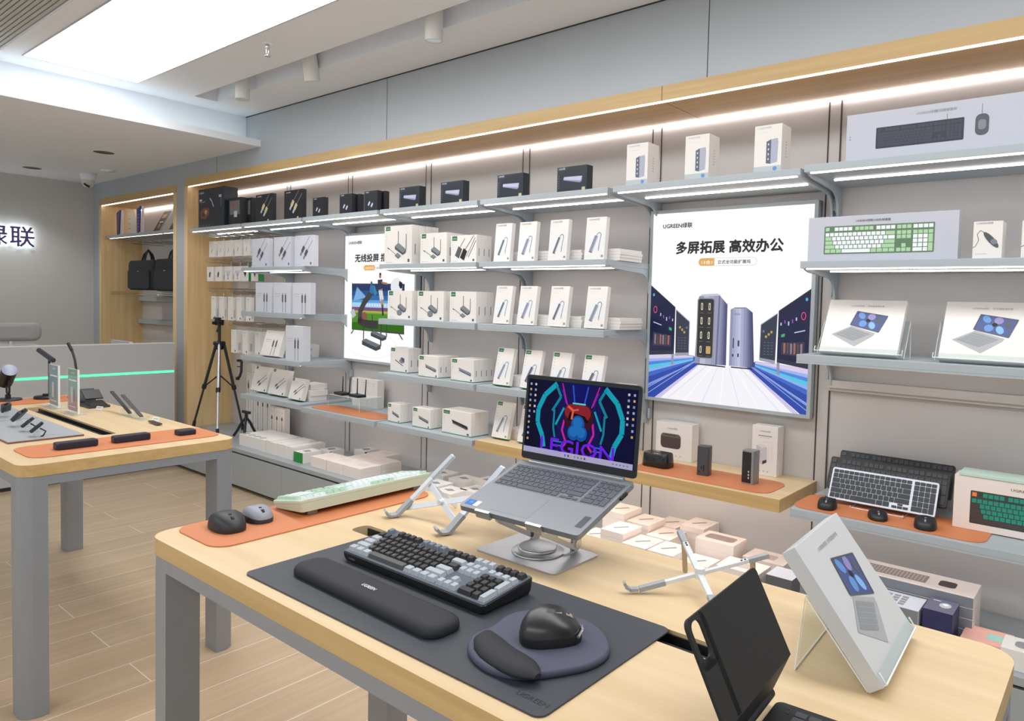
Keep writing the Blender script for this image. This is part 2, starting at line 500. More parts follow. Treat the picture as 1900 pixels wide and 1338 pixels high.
for x, y, lb in ((-6.73, 2.28, 'dark round downlight in the dropped ceiling, nearer the cove'), (-8.21, 2.18, 'dark round downlight in the dropped ceiling above the wall sign')):
    t = thing('downlight', lb, 'downlight', TM(x, y, ZD), 'recessed downlights')
    MB().lathe([(.075, -.004), (.085, -.003), (.088, 0)], CEILG).build('trim_ring', t)
    ld = bpy.data.lights.new('downlight_lamp', 'SPOT')
    ld.energy = 26; ld.spot_size = R(120); ld.spot_blend = .8; ld.shadow_soft_size = .05
    lo = bpy.data.objects.new('lamp', ld)
    COL.objects.link(lo)
    lo.location = (0, 0, -.02); lo.parent = t
    MB().lathe([(0, -.001), (.05, -.0015), (.075, -.004)], mat('downlight_cup', '2a211d', .4)).build('reflector', t)
t = thing('security_camera', 'white dome security camera under the dropped ceiling in the back corner', 'camera', TM(-8.08, 2.6, ZD))
MB().lathe([(0, 0), (.07, 0), (.07, -.03), (.062, -.05), (.06, -.07), (0, -.07)], CEIL).build('base', t)
m = MB(TM(0, 0, -.085, 0, 0, 0)).lathe([(.0, .03), (.05, .03), (.056, 0), (.048, -.03), (.028, -.047), (0, -.047)], mat('camera_white', 'd9d6d2', .3))
m.build('dome', t)
MB(TM(.022, -.02, -.118, 0, -25, 25)).lathe([(.03, .012), (.028, -.008), (0, -.012)], mat('camera_lens', '1b1c22', .1)).build('lens', t)
MB().lathe([(.055, -.006), (.06, -.012), (0, -.014)], CEILG, (-7.69, 2.64, ZD)).lathe([(.06, 0), (.06, -.012)], CEILG, (-7.69, 2.64, ZD)).build('smoke_detector', None, 'flat white disc detector on the dropped ceiling beside the dome camera', 'detector')
# ---------------------------------------------------------------- wall shelves
def shelf(x0, x1, z, label, leds=True, br=True, yf=2.84):
    low = z < 1.6
    t = thing('wall_shelf', label, 'shelf', TM((x0 + x1) / 2, YW, z), 'grey steel wall shelves')
    h = (x1 - x0) / 2; d = yf - YW
    m = MB().box(-h, h, d, -.005, -.028, 0, SHELFM, .0015)
    if low and leds:
        m.box(-h, h, d, d + .006, -.036, -.028, SHELFM)
    m.build('board', t)
    zl = -.0315 if low else -.0325
    if leds:
        MB().box(-h + .02, h - .02, d + .014, d + .026, zl, -.0275, LEDS).build('front_led', t)
        MB().box(-h + .05, h - .05, d + .215, d + .228, zl, -.0275, LEDR).build('rear_led', t)
    for s_ in (-1, 1):
        p = [(d + .04, -.028), (d + .04, -.032), (d + .08, -.040), (d + .2, -.047), (d + .31, -.052)] + [(-.125 + .085 * sin(u_), -.14 + .086 * cos(u_)) for u_ in (R(i * 15) for i in range(7))] + [(-.038, -.155), (-.006, -.165), (-.006, -.028)]
        MB().prism(p, s_ * (h - .006) - .005, s_ * (h - .006) + .005, SHELFM, 'x').build('bracket', t)
        MB().box(s_ * (h + .012) - .006, s_ * (h + .012) + .006, -.03, -.006, -.13, -.075, SHELFM, .002).build('clip', t)
    return t
B = {7: (-6.44, -5.575), 6: (-5.545, -4.70), 5: (-4.675, -3.815), 4: (-3.785, -2.91), 3: (-2.885, -2.015), 2: (-1.985, -1.07), 1: (-1.055, -.13)}
for b_, nm in ((7, 'above the hanging boxes'), (6, 'above the white cable boxes'), (5, 'above the football poster'), (4, 'above the wireless kit boxes'), (3, 'above the slim hub boxes'), (2, 'above the big poster'), (1, 'holding the wide keyboard set box')):
    shelf(*B[b_], 2.094 if b_ == 1 else 2.085, 'grey lit shelf in the top row, ' + nm)
for b_, nm in ((6, 'cable boxes'), (4, 'wireless kit boxes'), (3, 'slim hub boxes')):
    for z, rn in ((1.738, 'second'), (1.392, 'third'), (1.045, 'fourth')):
        shelf(*B[b_], z, 'grey shelf carrying %s, %s row from the top' % (nm, rn))
shelf(*B[4], .723, 'lowest grey shelf with three blocks of small drive boxes')
shelf(*B[6], .735, 'lowest grey shelf with three leaning cable boxes')
shelf(*B[5], .722, 'low grey shelf under the football poster with an orange mat')
shelf(*B[1], 1.711, 'grey shelf holding the green keyboard box and mouse boxes')
shelf(*B[1], 1.336, 'grey shelf holding two tablet case boxes in acrylic holders')
shelf(*B[1], .705, 'lowest grey shelf on the right with keyboards and mice')
MB().box(-2.885, -1.10, 2.84, YW - .004, .675, .73, OAK_EDGE, 0, OAK_X).build('wooden_shelf', None, 'thick light oak shelf under the big poster', 'shelf')
for yy, lb in ((2.87, 'front'), (3.06, 'rear')):
    MB().box(-2.85, -1.13, yy, yy + .016, .667, .6745, LEDR).build('led_strip', None, lb + ' white light strip under the thick oak shelf', 'light strip')
# ---------------------------------------------------------------- base cabinets with their counter
for x0, x1, lb in ((-6.58, -5.68, 'behind the tripod'), (-5.68, -4.78, 'under the leftmost white box piles'), (-4.78, -3.88, 'under the low white box pile'), (-3.88, -2.98, 'below the small drive boxes'),
                   (-2.98, -2.08, 'behind the left laptop stand'), (-2.08, -1.18, 'below the thick oak shelf'), (-1.18, -.28, 'below the low keyboard display'), (-.28, .62, 'at the right end of the picture')):
    t = thing('base_cabinet', 'low grey base cabinet ' + lb, 'cabinet', TM(x0, 2.77, 0), 'low grey base cabinets along the wall')
    wd_ = x1 - x0
    MB().box(0, wd_, .01, .5, .03, .283, CABM).box(0, wd_, .03, .5, 0, .03, DARK).build('carcass', t)
    MB().box(.0015, wd_ - .0015, -.018, 0.01, .03, .28, CABM, .001).build('door', t)
m = MB().box(-6.58, 2.4, 2.75, YW - .004, .293, .322, CABM, .001).box(-6.58, 2.4, 2.762, 2.78, .284, .293, DARK)
m.build('counter_top', None, 'continuous grey counter top over the low base cabinets', 'counter top')
# ---------------------------------------------------------------- reception desk and wall sign at the back
t = thing('reception_desk', 'grey reception counter with a glowing green line at the back left', 'counter', TM(-6.54, 1.4, 0))
DESK = mat('desk_grey', 'b5b6b8', .38, noise=.02, nscale=5)
MB().box(-.05, 0, -1.2, 1.36, .03, 1.083, DESK).box(-.05, -.01, -1.2, 1.36, 0, .03, DARK).build('front_panel', t)
MB().box(-.06, .002, -1.2, 1.36, 1.083, 1.09, mat('desk_edge', 'd8d9da', .4)).build('top_edge', t)
MB().box(-.65, -.05, -1.2, 1.36, .73, .76, DESK).build('desk_top', t)
MB().box(-.0, .0035, -1.2, 1.352, .831, .849, mat('green_glow', '5affac', .4, emit=GREEN_E)).build('green_light_line', t)
MB().box(-.45, -.05, 1.02, 1.045, .76, 1.10, mat('desk_partition', 'c9ccd2', .4)).build('partition', t)
t = thing('wall_sign', 'backlit dark sign characters glowing white on the grey back wall', 'sign', TM(XL, 0, 0))
SGN = mat('sign_face', '4a3f78', .35)
SGL = mat('sign_halo', 'eaf6ff', .5, emit=5.0)
def signletter(ch, y0, y1, z0, z1):
    vs_, fs_, w_ = textmesh(ch)
    zs = [v[1] for v in vs_]
    sy = (y1 - y0) / w_; sz = (z1 - z0) / (max(zs) - min(zs)); zb = min(zs)
    f = MB(); g = MB()
    for oy, oz in ((-.0035, 0), (.0035, 0), (0, .0035), (0, -.0035)):
        f.add([(.0503 + oy * .1 + oz * .07, y0 + x * sy + oy, z0 + (y_ - zb) * sz + oz) for x, y_ in vs_], fs_, SGN)
    f.add([(.05, y0 + x * sy, z0 + (y_ - zb) * sz) for x, y_ in vs_], fs_, SGN)
    yc, zc = (y0 + y1) / 2, (z0 + z1) / 2
    for xx in (.046, .012):
        [g.add([(xx + oy * .05, y0 + x * sy + oy, z0 + (y_ - zb) * sz + oz) for x, y_ in vs_], fs_, SGL) for oy, oz in ((-.0045, 0), (.0045, 0), (.001, .0045), (-.001, -.0045))]
    from collections import Counter
    ec = Counter()
    for fc in fs_:
        for a, b_ in zip(fc, fc[1:] + fc[:1]):
            ec[tuple(sorted((a, b_)))] += 1
    for (a, b_), n_ in ec.items():
        if n_ == 1:
            q = [(x, y0 + vs_[i][0] * sy, z0 + (vs_[i][1] - zb) * sz) for i, x in ((a, .05), (b_, .05), (b_, .012), (a, .012))]
            g.add(q, [(0, 1, 2, 3)], SGL)
    o = f.build('letter', t)
    g.build('halo', o)
signletter('绿', 1.92, 2.122, 1.948, 2.15)
signletter('联', 2.146, 2.345, 1.948, 2.15)
# ---------------------------------------------------------------- printed cartons
HUBB = mat('print_blue_grey', '858aa0', .5); HUBD = mat('print_dark_slate', '5d6274', .5); HUBL = mat('print_lilac_grey', 'a9adbf', .5)
SLATE = mat('print_slate', '50565c', .5); SLATL = mat('print_light_slate', '7d848b', .5)
NAVY = mat('dark_navy_carton', '262d37', .3, noise=.04, nscale=30)
NAVY2 = mat('black_carton', '24262b', .35, noise=.04, nscale=30)
NAVYS = mat('deep_navy_carton', '131b2b', .35)
VIOL = mat('print_violet', '8f92b4', .4); VIOLL = mat('print_pale_violet', 'bfc0da', .4)
GOLD = mat('print_champagne', 'c9bd93', .4)
PALE = mat('print_pale', 'd9dade', .45); WINK = mat('white_ink', 'eceef0', .5)
SKYB = mat('print_sky_blue', '5d8fd0', .4); DEEPB = mat('print_deep_blue', '3d4f86', .4); LAVB = mat('print_lavender', '8d86bb', .4)
BROWN = mat('print_brown_black', '4a3d3d', .45)
TEAL = mat('print_teal', '1f9078', .45); TEALD = mat('print_teal_dark', '17705f', .45); ORNG = mat('print_orange', 'ef8440', .45)
MINT = mat('print_mint', 'a9cfa5', .45); MINTD = mat('print_mint_dark', '5f7a62', .45); KEYW = mat('print_key_white', 'e8eef0', .45)
KBW = mat('keyboard_carton', 'bdc0cc', .4, noise=.01, nscale=20)
def arc(cx, cy, r, a0, a1, n=9, sy=1.):
    return [(cx + r * cos(R(a0 + (a1 - a0) * i / n)), cy + r * sy * sin(R(a0 + (a1 - a0) * i / n))) for i in range(n + 1)]
def brand(m, W, H, s=.012, c=INKG, x=.1, y=.925):
    m.txt('UGREEN绿联', x * W, y * H, s, c, 2)
def tab(m, W, H, w=.2, h=None, x=.05):
    h = h or .1 * H
    m.rect(x * W, H - h - .004, x * W + w * W, H - .004, GREEN, 1)
    m.txt('UGREEN', x * W + w * W / 2, H - .004 - h * .68, h * .36, WINK, 2, 'c', 0, w * W * .72)
def bullets(m, W, H, c=INKL, x=.06, ys=(.72, .64, .56, .48)):
    for y in ys:
        m.rect(x * W, y * H, x * W + .008, y * H + .004, c)
def foot(m, W, H, badge=True):
    m.rect(.06 * W, .05 * H, .3 * W, .05 * H + .003, INKL)
    if badge:
        m.rrect(.86 * W, .05 * H, .93 * W, .13 * H, .002, SLATE)
def a_hub(m, W, H, tb=False, wd=.15, c=HUBB):
    if tb:
        tab(m, W, H, .3, .02, .05); bullets(m, W, H, INKL, .08, (.82, .74, .66, .58))
    else:
        brand(m, W, H, .012); m.rect(.1 * W, .865 * H, .55 * W, .865 * H + .004, PALE); m.rect(.1 * W, .83 * H, .45 * W, .83 * H + .003, PALE)
    m.pl([(.04 * W, .25 * H), (.96 * W, .25 * H), (.96 * W, .72 * H), (.04 * W, .55 * H)], mat('print_haze', 'e1e3e6', .4), 1)
    a, b = Vector((.30 * W, .17 * H)), Vector((.56 * W, .56 * H))
    d = (b - a).normalized(); n = Vector((-d.y, d.x)) * W * wd / 2
    m.pl([a + n, a - n, b - n, b + n], c, 2)
    m.pl([a - n, a - n * .5, b - n * .5, b - n], HUBL, 3)
    m.pl([a + n, a - n, a - n + d * .005, a + n + d * .005], HUBD, 3)
    m.ln([b] + [b + Vector(((.02 + .105 * (1 - cos(t))) * W, .07 * H * sin(t))) for t in (R(20 * i) for i in range(1, 9))] + [(.74 * W, .42 * H), (.70 * W, .28 * H)], .0035, HUBD, 2)
    m.pl([(.685 * W, .2 * H), (.715 * W, .2 * H), (.735 * W, .3 * H), (.69 * W, .3 * H)], HUBB, 2)
    m.rrect(.84 * W, .05 * H, .95 * W, .105 * H, .002, INKG)
    for x in (.08, .2, .32):
        m.rect(x * W, .06 * H, x * W + .007, .06 * H + .007, PALE)
def a_cable(m, W, H, dark=False):
    c1, c2, c3 = (GOLD, VIOLL, SLATL) if dark else (SLATE, SLATL, SLATL)
    if dark:
        m.txt('UGREEN绿联', .1 * W, .91 * H, .011, WINK, 2)
        for y in (.83, .79, .75):
            m.rect(.1 * W, y * H, .13 * W, y * H + .003, SLATE)
        m.rect(.72 * W, .05 * H, .8 * W, .11 * H, GOLD)
    else:
        brand(m, W, H, .009, INKL); foot(m, W, H)
    for ox, oy in ((.38, .43), (.55, .31)):
        a = Vector((ox * W, oy * H)); d = Vector((.62, .78)); n = Vector((-.78, .62)) * .062 * W
        for t0, t1, k, c in ((-.022, .012, .62, c2), (.012, .060, 1, c1)):
            p, q = a + d * t0 * 1.0, a + d * t1 * 1.0
            m.pl([p + n * k, p - n * k, q - n * k, q + n * k], c, 2)
        q = a + d * .060
        e = Vector((.98 * W, q.y + (.98 * W - q.x) * 1.05))
        if e.y > .97 * H:
            e = Vector((q.x + (.97 * H - q.y) / 1.05, .97 * H))
        m.ln([q, e], .005, c3, 1)
def a_cablev(m, W, H):
    brand(m, W, H, .009, INKL)
    m.rect(.1 * W, .62 * H, .4 * W, .62 * H + .006, INKL); m.rect(.1 * W, .55 * H, .4 * W, .55 * H + .004, INKL)
    for x in (.55, .72):
        m.rect((x - .02) * W, .60 * H, (x + .02) * W, .66 * H, SLATL, 1)
        m.rect((x - .04) * W, .36 * H, (x + .04) * W, .6 * H, SLATE, 2)
        m.ln([(x * W, .36 * H), (x * W, .02 * H)], .005, SLATE, 1)
    m.rect(.08 * W, .05 * H, .13 * W, .05 * H + .012, PALE)
def a_plug2(m, W, H, up=1):
    brand(m, W, H, .009, INKL) if not up else tab(m, W, H, .14, .02, .06)
    foot(m, W, H)
    for ox, oy in ((.36, .34), (.46, .26)):
        a = Vector((ox * W, oy * H)); d = Vector((.8, .55)).normalized(); n = Vector((-d.y, d.x)) * .018 * W
        m.pl([a + n * 2, a - n * 2, a + d * .03 - n * 2, a + d * .03 + n * 2], SLATE, 2)
        m.pl([a - d * .015 + n, a - d * .015 - n, a - n, a + n], INKL, 2)
        m.ln([a + d * .03, a + d * .055, a + d * .125], .005, SLATE, 1)
def a_router(m, W, H, kind='puck', tb=True):
    tab(m, W, H, .17, .026) if tb else None
    bullets(m, W, H); foot(m, W, H)
    s = min(W, H) / .24
    c = Vector((.60 * W, .42 * H))
    P = lambda x, y: (c.x + x * s, c.y + y * s)
    m.pl([P(-.055, .012), P(-.02, .032), P(.058, -.012), P(.05, -.034), P(.022, -.045), P(-.055, -.006)], SLATE, 2)
    m.pl([P(-.055, .012), P(-.02, .032), P(.058, -.012), P(.025, -.032)], SLATL, 3)
    m.ln([P(-.022, .03), P(-.022, .105)], .006 * s, SLATE, 2); m.ln([P(.055, -.01), P(.055, .085)], .006 * s, SLATE, 2)
    m.ln([(.13 * W, .43 * H), (.2 * W, .4 * H), (.42 * W, .26 * H)], .004, SLATL, 2)
    m.pl([(.12 * W, .415 * H), (.13 * W, .45 * H), (.2 * W, .41 * H), (.19 * W, .385 * H)], SLATE, 3)
    if kind == 'puck':
        m.ell(.5 * W, .225 * H, .034 * s, .024 * s, SLATE, 2); m.ell(.5 * W, .24 * H, .034 * s, .022 * s, SLATL, 3)
    else:
        m.pl([(.4 * W, .24 * H), (.5 * W, .30 * H), (.62 * W, .22 * H), (.52 * W, .15 * H)], SLATL, 2)
        m.pl([(.4 * W, .24 * H), (.52 * W, .165 * H), (.62 * W, .22 * H), (.62 * W, .205 * H), (.52 * W, .14 * H), (.4 * W, .22 * H)], SLATE, 3)
def a_dongle(m, W, H):
    tab(m, W, H, .2, .026); bullets(m, W, H); foot(m, W, H)
    for x, y, c in ((.32, .42, SLATE), (.52, .34, INK)):
        m.pl([(x * W - .032, y * H - .024), (x * W + .002, y * H - .042), (x * W + .028, y * H + .012), (x * W - .002, y * H + .03)], c, 2)
    for x0, y0, x1, y1 in ((.36, .54, .55, .88), (.56, .46, .9, .98), (.62, .22, .95, .9), (.7, .2, .98, .8)):
        m.ln([(x0 * W, y0 * H), (x1 * W, y1 * H)], .004, SLATE, 2)
def a_encl(m, W, H, tb=True, c=(SLATL, SLATE), ln=.5):
    tab(m, W, H, .22, .02) if tb else None
    bullets(m, W, H, INKL, .06, (.7, .62, .54)); foot(m, W, H)
    a, b = Vector(((.62 - ln / 2) * W, .52 * H)), Vector(((.62 + ln / 2) * W, .33 * H))
    t = Vector((.0, .11 * H)); e = Vector((.0, -.06 * H)); sx = Vector((.035 * W, .03 * H))
    m.pl([a, b, b + t * 0.9, a + t * 1.15 - sx], c[0], 2)
    m.pl([a, a + e, b + e, b], c[1], 2)
    m.pl([b, b + e, b + sx + e * .1, b + t * .9], c[1], 3)
def a_dock(m, W, H, tb=True):
    tab(m, W, H, .22, .02); bullets(m, W, H, INKL, .06, (.7, .62)); foot(m, W, H)
    m.pl([(.28 * W, .52 * H), (.72 * W, .3 * H), (.72 * W, .26 * H), (.28 * W, .48 * H)], SLATE, 2)
    m.pl([(.5 * W, .45 * H), (.62 * W, .63 * H), (.8 * W, .58 * H), (.8 * W, .42 * H), (.66 * W, .36 * H)], SLATL, 2)
    m.pl([(.62 * W, .63 * H), (.8 * W, .58 * H), (.8 * W, .42 * H), (.66 * W, .48 * H)], SLATE, 3)
def a_darkdock(m, W, H):
    m.txt('UGREEN绿联', .05 * W, .9 * H, .012, WINK, 2, wid=.22 * W)
    for i in range(6):
        m.rect(.05 * W, (.2 + .09 * i) * H, .075 * W, (.235 + .09 * i) * H, SLATL, 1)
    m.pl([(.24 * W, .62 * H), (.85 * W, .6 * H), (.84 * W, .42 * H), (.78 * W, .36 * H), (.22 * W, .5 * H)], VIOL, 2)
    m.pl([(.24 * W, .62 * H), (.85 * W, .6 * H), (.80 * W, .43 * H), (.22 * W, .53 * H)], VIOLL, 3)
    m.rect(.84 * W, .06 * H, .95 * W, .19 * H, GOLD, 1)
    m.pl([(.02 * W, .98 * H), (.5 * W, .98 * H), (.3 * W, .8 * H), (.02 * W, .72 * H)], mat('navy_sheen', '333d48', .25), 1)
def a_darkplug(m, W, H):
    m.txt('UGREEN', .1 * W, .91 * H, .01, WINK, 2)
    for ox, oy in ((.32, .33), (.54, .25)):
        a = Vector((ox * W, oy * H)); d = Vector((.6, .8)); n = Vector((-.8, .6)) * .05 * W
        m.pl([a + n, a - n, a + d * .028 - n, a + d * .028 + n], VIOLL, 2)
        m.pl([a + d * .028 + n * .8, a + d * .028 - n * .8, a + d * .036 - n * .8, a + d * .036 + n * .8], SLATE, 2)
    for i in range(5):
        m.rect((.08) * W, (.1 + .1 * i) * H, .11 * W, (.12 + .1 * i) * H, SLATE, 1)
def a_bigdark(m, W, H):
    m.txt('UGREEN', .04 * W, .88 * H, .022, WINK, 2)
    m.rect(.05 * W, .70 * H, .14 * W, .74 * H, WINK); m.rect(.05 * W, .655 * H, .27 * W, .685 * H, SLATL); m.rect(.05 * W, .615 * H, .22 * W, .63 * H, SLATE)
    m.pl([(.06 * W, .42 * H), (.2 * W, .52 * H), (.42 * W, .5 * H), (.44 * W, .34 * H), (.3 * W, .22 * H), (.1 * W, .24 * H)], mat('print_bronze', '7a4a36', .4), 1)
    m.ell(.3 * W, .4 * H, .05 * W, .06 * H, mat('print_amber', 'd0a060', .4), 2); m.ell(.2 * W, .34 * H, .07 * W, .05 * H, BROWN, 2)
    m.ln([(.45 * W, .74 * H), (.52 * W, .68 * H), (.6 * W, .52 * H)], .012, VIOLL, 1); m.ln([(.88 * W, .8 * H), (.88 * W, .5 * H)], .006, VIOL, 1)
    m.rect(.8 * W, .74 * H, .9 * W, .8 * H, VIOLL, 2)
    for i in range(4):
        m.rect((.06 + .12 * i) * W, .05 * H, (.1 + .12 * i) * W, .075 * H, SLATL)
def a_hook(m, W, H):
    m.rect(.1 * W, .4 * H, .9 * W, .9 * H, mat('print_smoke', '6d7176', .3), 1); m.ell(.42 * W, .72 * H, .16 * W, .08 * H, mat('print_rust', '9a5a45', .4), 2)
    m.rect(.45 * W, .3 * H, .7 * W, .52 * H, INKL, 2); m.rect(.3 * W, .03 * H, .65 * W, .06 * H, SKYB, 2)
def a_station(m, W, H):
    brand(m, W, H, .011, INKL); m.rect(.12 * W, .84 * H, .55 * W, .855 * H, PALE)
    m.pl([(.45 * W, .22 * H), (.45 * W, .66 * H), (.62 * W, .70 * H), (.62 * W, .2 * H)], HUBD, 2)
    m.pl([(.62 * W, .2 * H), (.62 * W, .70 * H), (.86 * W, .71 * H), (.88 * W, .62 * H), (.86 * W, .23 * H)], HUBL, 2)
    for i in range(4):
        m.rect(.51 * W, (.28 + .1 * i) * H, .55 * W, (.32 + .1 * i) * H, PALE, 3)
    m.rect(0, 0, W, .16 * H, mat('print_band_grey', 'b9c0c2', .45), 1); m.ell(.78 * W, .1 * H, .009, .009, SKYB, 2)
    for i in range(2):
        m.rect((.1 + .15 * i) * W, .07 * H, (.15 + .15 * i) * W, .12 * H, INKL, 2)
KB104 = []
def _kb():
    o = []
    A = lambda x, y, w=1, h=1, g='a': o.append((x, y, w, h, g))
    A(0, 0, 1, 1, 'esc')
    for i in range(4):
        A(2 + i, 0, 1, 1, 'f1'); A(6.5 + i, 0, 1, 1, 'f2'); A(11 + i, 0, 1, 1, 'f3'); A(18.5 + i, 0, 1, 1, 'np0')
    for i in range(3):
        A(15.25 + i, 0, 1, 1, 'nav'); A(15.25 + i, 1.3, 1, 1, 'nav'); A(15.25 + i, 2.3, 1, 1, 'nav'); A(15.25 + i, 5.3, 1, 1, 'arr')
    A(16.25, 4.3, 1, 1, 'arr')
    for i in range(13):
        A(i, 1.3)
    A(13, 1.3, 2, 1, 'bk'); A(0, 2.3, 1.5, 1, 'mod')
    for i in range(12):
        A(1.5 + i, 2.3)
    A(13.5, 2.3, 1.5, 1, 'bs'); A(0, 3.3, 1.75, 1, 'mod')
    for i in range(11):
        A(1.75 + i, 3.3)
    A(12.75, 3.3, 2.25, 1, 'mod'); A(0, 4.3, 2.25, 1, 'mod')
    for i in range(10):
        A(2.25 + i, 4.3)
    A(12.25, 4.3, 2.75, 1, 'mod')
    for i in range(3):
        A(1.25 * i, 5.3, 1.25, 1, 'mod')
    A(3.75, 5.3, 6.25, 1, 'sp')
    for i in range(4):
        A(10 + 1.25 * i, 5.3, 1.25, 1, 'mod')
        A(18.5 + i, 1.3, 1, 1, 'np1')
    for r_ in range(3):
        for i in range(3):
            A(18.5 + i, 2.3 + r_, 1, 1, 'num')
    A(21.5, 2.3, 1, 2, 'np2'); A(21.5, 4.3, 1, 2, 'np2'); A(18.5, 5.3, 2, 1, 'n0'); A(20.5, 5.3, 1, 1, 'n0')
    return o
KB104 = _kb()
def kbprint(m, x0, y0, w, h, body, colf, border=.006, k=2):
    m.rrect(x0 - border, y0 - border, x0 + w + border, y0 + h + border, .004, body, k - 1)
    s, t = w / 22.5, h / 6.3
    for x, y, a, b, g in KB104:
        c = colf(g)
        if c:
            m.rect(x0 + (x + .08) * s, y0 + h - (y + b - .08) * t, x0 + (x + a - .08) * s, y0 + h - (y + .08) * t, c, k)
def a_kbset(m, W, H):
    m.txt('UGREEN绿联', .36 * W, .83 * H, .012, INKG, 2); m.txt('有线键鼠套装', .45 * W, .83 * H, .012, INKG, 2)
    DK = mat('print_key_dark', '3a3f4c', .45)
    kbprint(m, .117, .052, .288, .068, mat('print_kb_navy', '2c303d', .4), lambda g: DK)
    m.ln([(.355, .125), (.355, .145)], .0015, SLATE, 2); m.ln([(.466, .13), (.466, .165)], .0015, SLATE, 2)
    m.rrect(.446, .055, .489, .13, .018, SLATE, 2); m.rrect(.455, .075, .48, .11, .01, SLATL, 3)
    m.rect(.012, .1, .018, .104, SKYB); m.rect(.012, .09, .018, .094, SKYB)
def a_kbgreen(m, W, H):
    m.txt('UGREEN绿联', .34 * W, .86 * H, .011, INK, 2); m.txt('USB机械键盘', .46 * W, .86 * H, .011, INK, 2)
    cf = lambda g: MINT if g in ('esc', 'f2', 'mod', 'bk', 'nav', 'arr', 'np1', 'np2') else KEYW
    kbprint(m, .068, .032, .392, .102, MINTD, cf, .004)
def a_teal(m, W, H):
    m.txt('UGREEN绿联', .40 * W, .84 * H, .013, INK, 2, wid=.1); m.txt('机械键盘', .56 * W, .84 * H, .013, INK, 2, wid=.08)
    cf = lambda g: ORNG if g == 'esc' else (TEAL if g in ('a', 'f1', 'f2', 'f3', 'num', 'nav', 'np0') else BROWN)
    kbprint(m, .06, .03, .40, .115, mat('print_dark_olive', '39403c', .45), cf, .004)
def a_mousebox(m, W, H):
    brand(m, W, H, .009, INKG); m.rect(.1 * W, .12 * H, .5 * W, .14 * H, INKL)
    m.pl([(W * (.62 + .3 * cos(t) * .82 - .28 * sin(t) * .35), H * (.5 + .28 * sin(t) * .62 - .3 * cos(t) * .42)) for t in (2 * pi * i / 20 for i in range(20))], SLATE, 2)
    m.ell(.72 * W, .45 * H, .12 * W, .07 * H, SLATL, 3, a=-.6)
    m.ln([(.38 * W, .7 * H), (.25 * W, .76 * H), (.14 * W, .66 * H), (.2 * W, .5 * H), (.1 * W, .34 * H), (0, .3 * H)], .002, SLATE, 1)
def a_tablet(m, W, H, port=False):
    m.txt('UGREEN绿联', .30 * W, .87 * H, .009, INKG, 2); m.txt('妙控键盘保护套', .52 * W, .87 * H, .009, INKG, 2)
    P = lambda x, y: (x * W, y * H)
    m.pl([P(.40, .78), P(.80, .70), P(.72, .40), P(.34, .52)], DEEPB, 2)
    for x, y, rx, ry, c, a in ((.47, .7, .04, .07, SKYB, .6), (.6, .68, .05, .06, LAVB, -.4), (.5, .55, .05, .06, SKYB, -.2), (.62, .52, .04, .07, mat('print_light_blue', '7fb2ee', .4), .4), (.7, .62, .03, .06, SLATE, 0), (.56, .61, .03, .03, INK, 0)):
        m.ell(x * W, y * H, rx * W, ry * H, c, 3, 14, a)
    m.ln([P(.40, .78), P(.80, .70), P(.72, .40), P(.34, .52), P(.40, .78)], .003, SLATE, 4)
    GK = mat('print_key_grey', 'a9acb0', .45)
    m.pl([P(.36, .50), P(.68, .38), P(.66, .33), P(.45, .12), P(.12, .33)], GK, 2)
    m.pl([P(.36, .47), P(.62, .36), P(.42, .22), P(.17, .33)], mat('print_key_grey_dark', '8f9397', .45), 3)
    for i in range(1, 5):
        t = i / 5
        m.ln([P(.36 + (.17 - .36) * t, .47 + (.33 - .47) * t), P(.62 + (.42 - .62) * t, .36 + (.22 - .36) * t)], .0012, GK, 4)
    for i in range(1, 10):
        t = i / 10
        m.ln([P(.36 + .26 * t, .47 - .11 * t), P(.17 + .25 * t, .33 - .11 * t)], .0012, GK, 4)
def a_dockphoto(m, W, H):
    m.txt('UGREEN绿联', .32 * W, .82 * H, .01, INKG, 2)
    m.rrect(.14 * W, .3 * H, .7 * W, .7 * H, .02, BROWN, 2); m.pl([(.2 * W, .7 * H), (.64 * W, .7 * H), (.7 * W, .6 * H), (.15 * W, .6 * H)], mat('print_brown_light', '6b5b59', .4), 3)
    m.rect(.26 * W, .655 * H, .56 * W, .67 * H, INK, 4)
    for x in (.56, .68):
        m.rect(x * W, .09 * H, x * W + .008, .09 * H + .008, INKL)
def a_towerphoto(m, W, H):
    m.txt('UGREEN绿联', .3 * W, .88 * H, .009, INKG, 2); m.rect(.24 * W, .79 * H, .78 * W, .81 * H, INKG); m.rect(.3 * W, .76 * H, .7 * W, .768 * H, INKL)
    m.pl([(.18 * W, .3 * H), (.18 * W, .6 * H), (.38 * W, .64 * H), (.6 * W, .58 * H), (.6 * W, .27 * H), (.42 * W, .22 * H)], mat('print_silver', 'c3c4c8', .4), 2)
    m.pl([(.18 * W, .6 * H), (.38 * W, .64 * H), (.6 * W, .58 * H), (.4 * W, .55 * H)], PALE, 3); m.pl([(.44 * W, .225 * H), (.6 * W, .27 * H), (.6 * W, .33 * H), (.44 * W, .29 * H)], BROWN, 3)
    m.ln([(.45 * W, .68 * H), (.8 * W, .68 * H), (.8 * W, .32 * H)], .001, INKL); m.ln([(.66 * W, .62 * H), (.66 * W, .32 * H)], .001, INKL)
    for i in range(3):
        m.rect((.3 + .16 * i) * W, .07 * H, (.3 + .16 * i) * W + .008, .07 * H + .008, INKL)
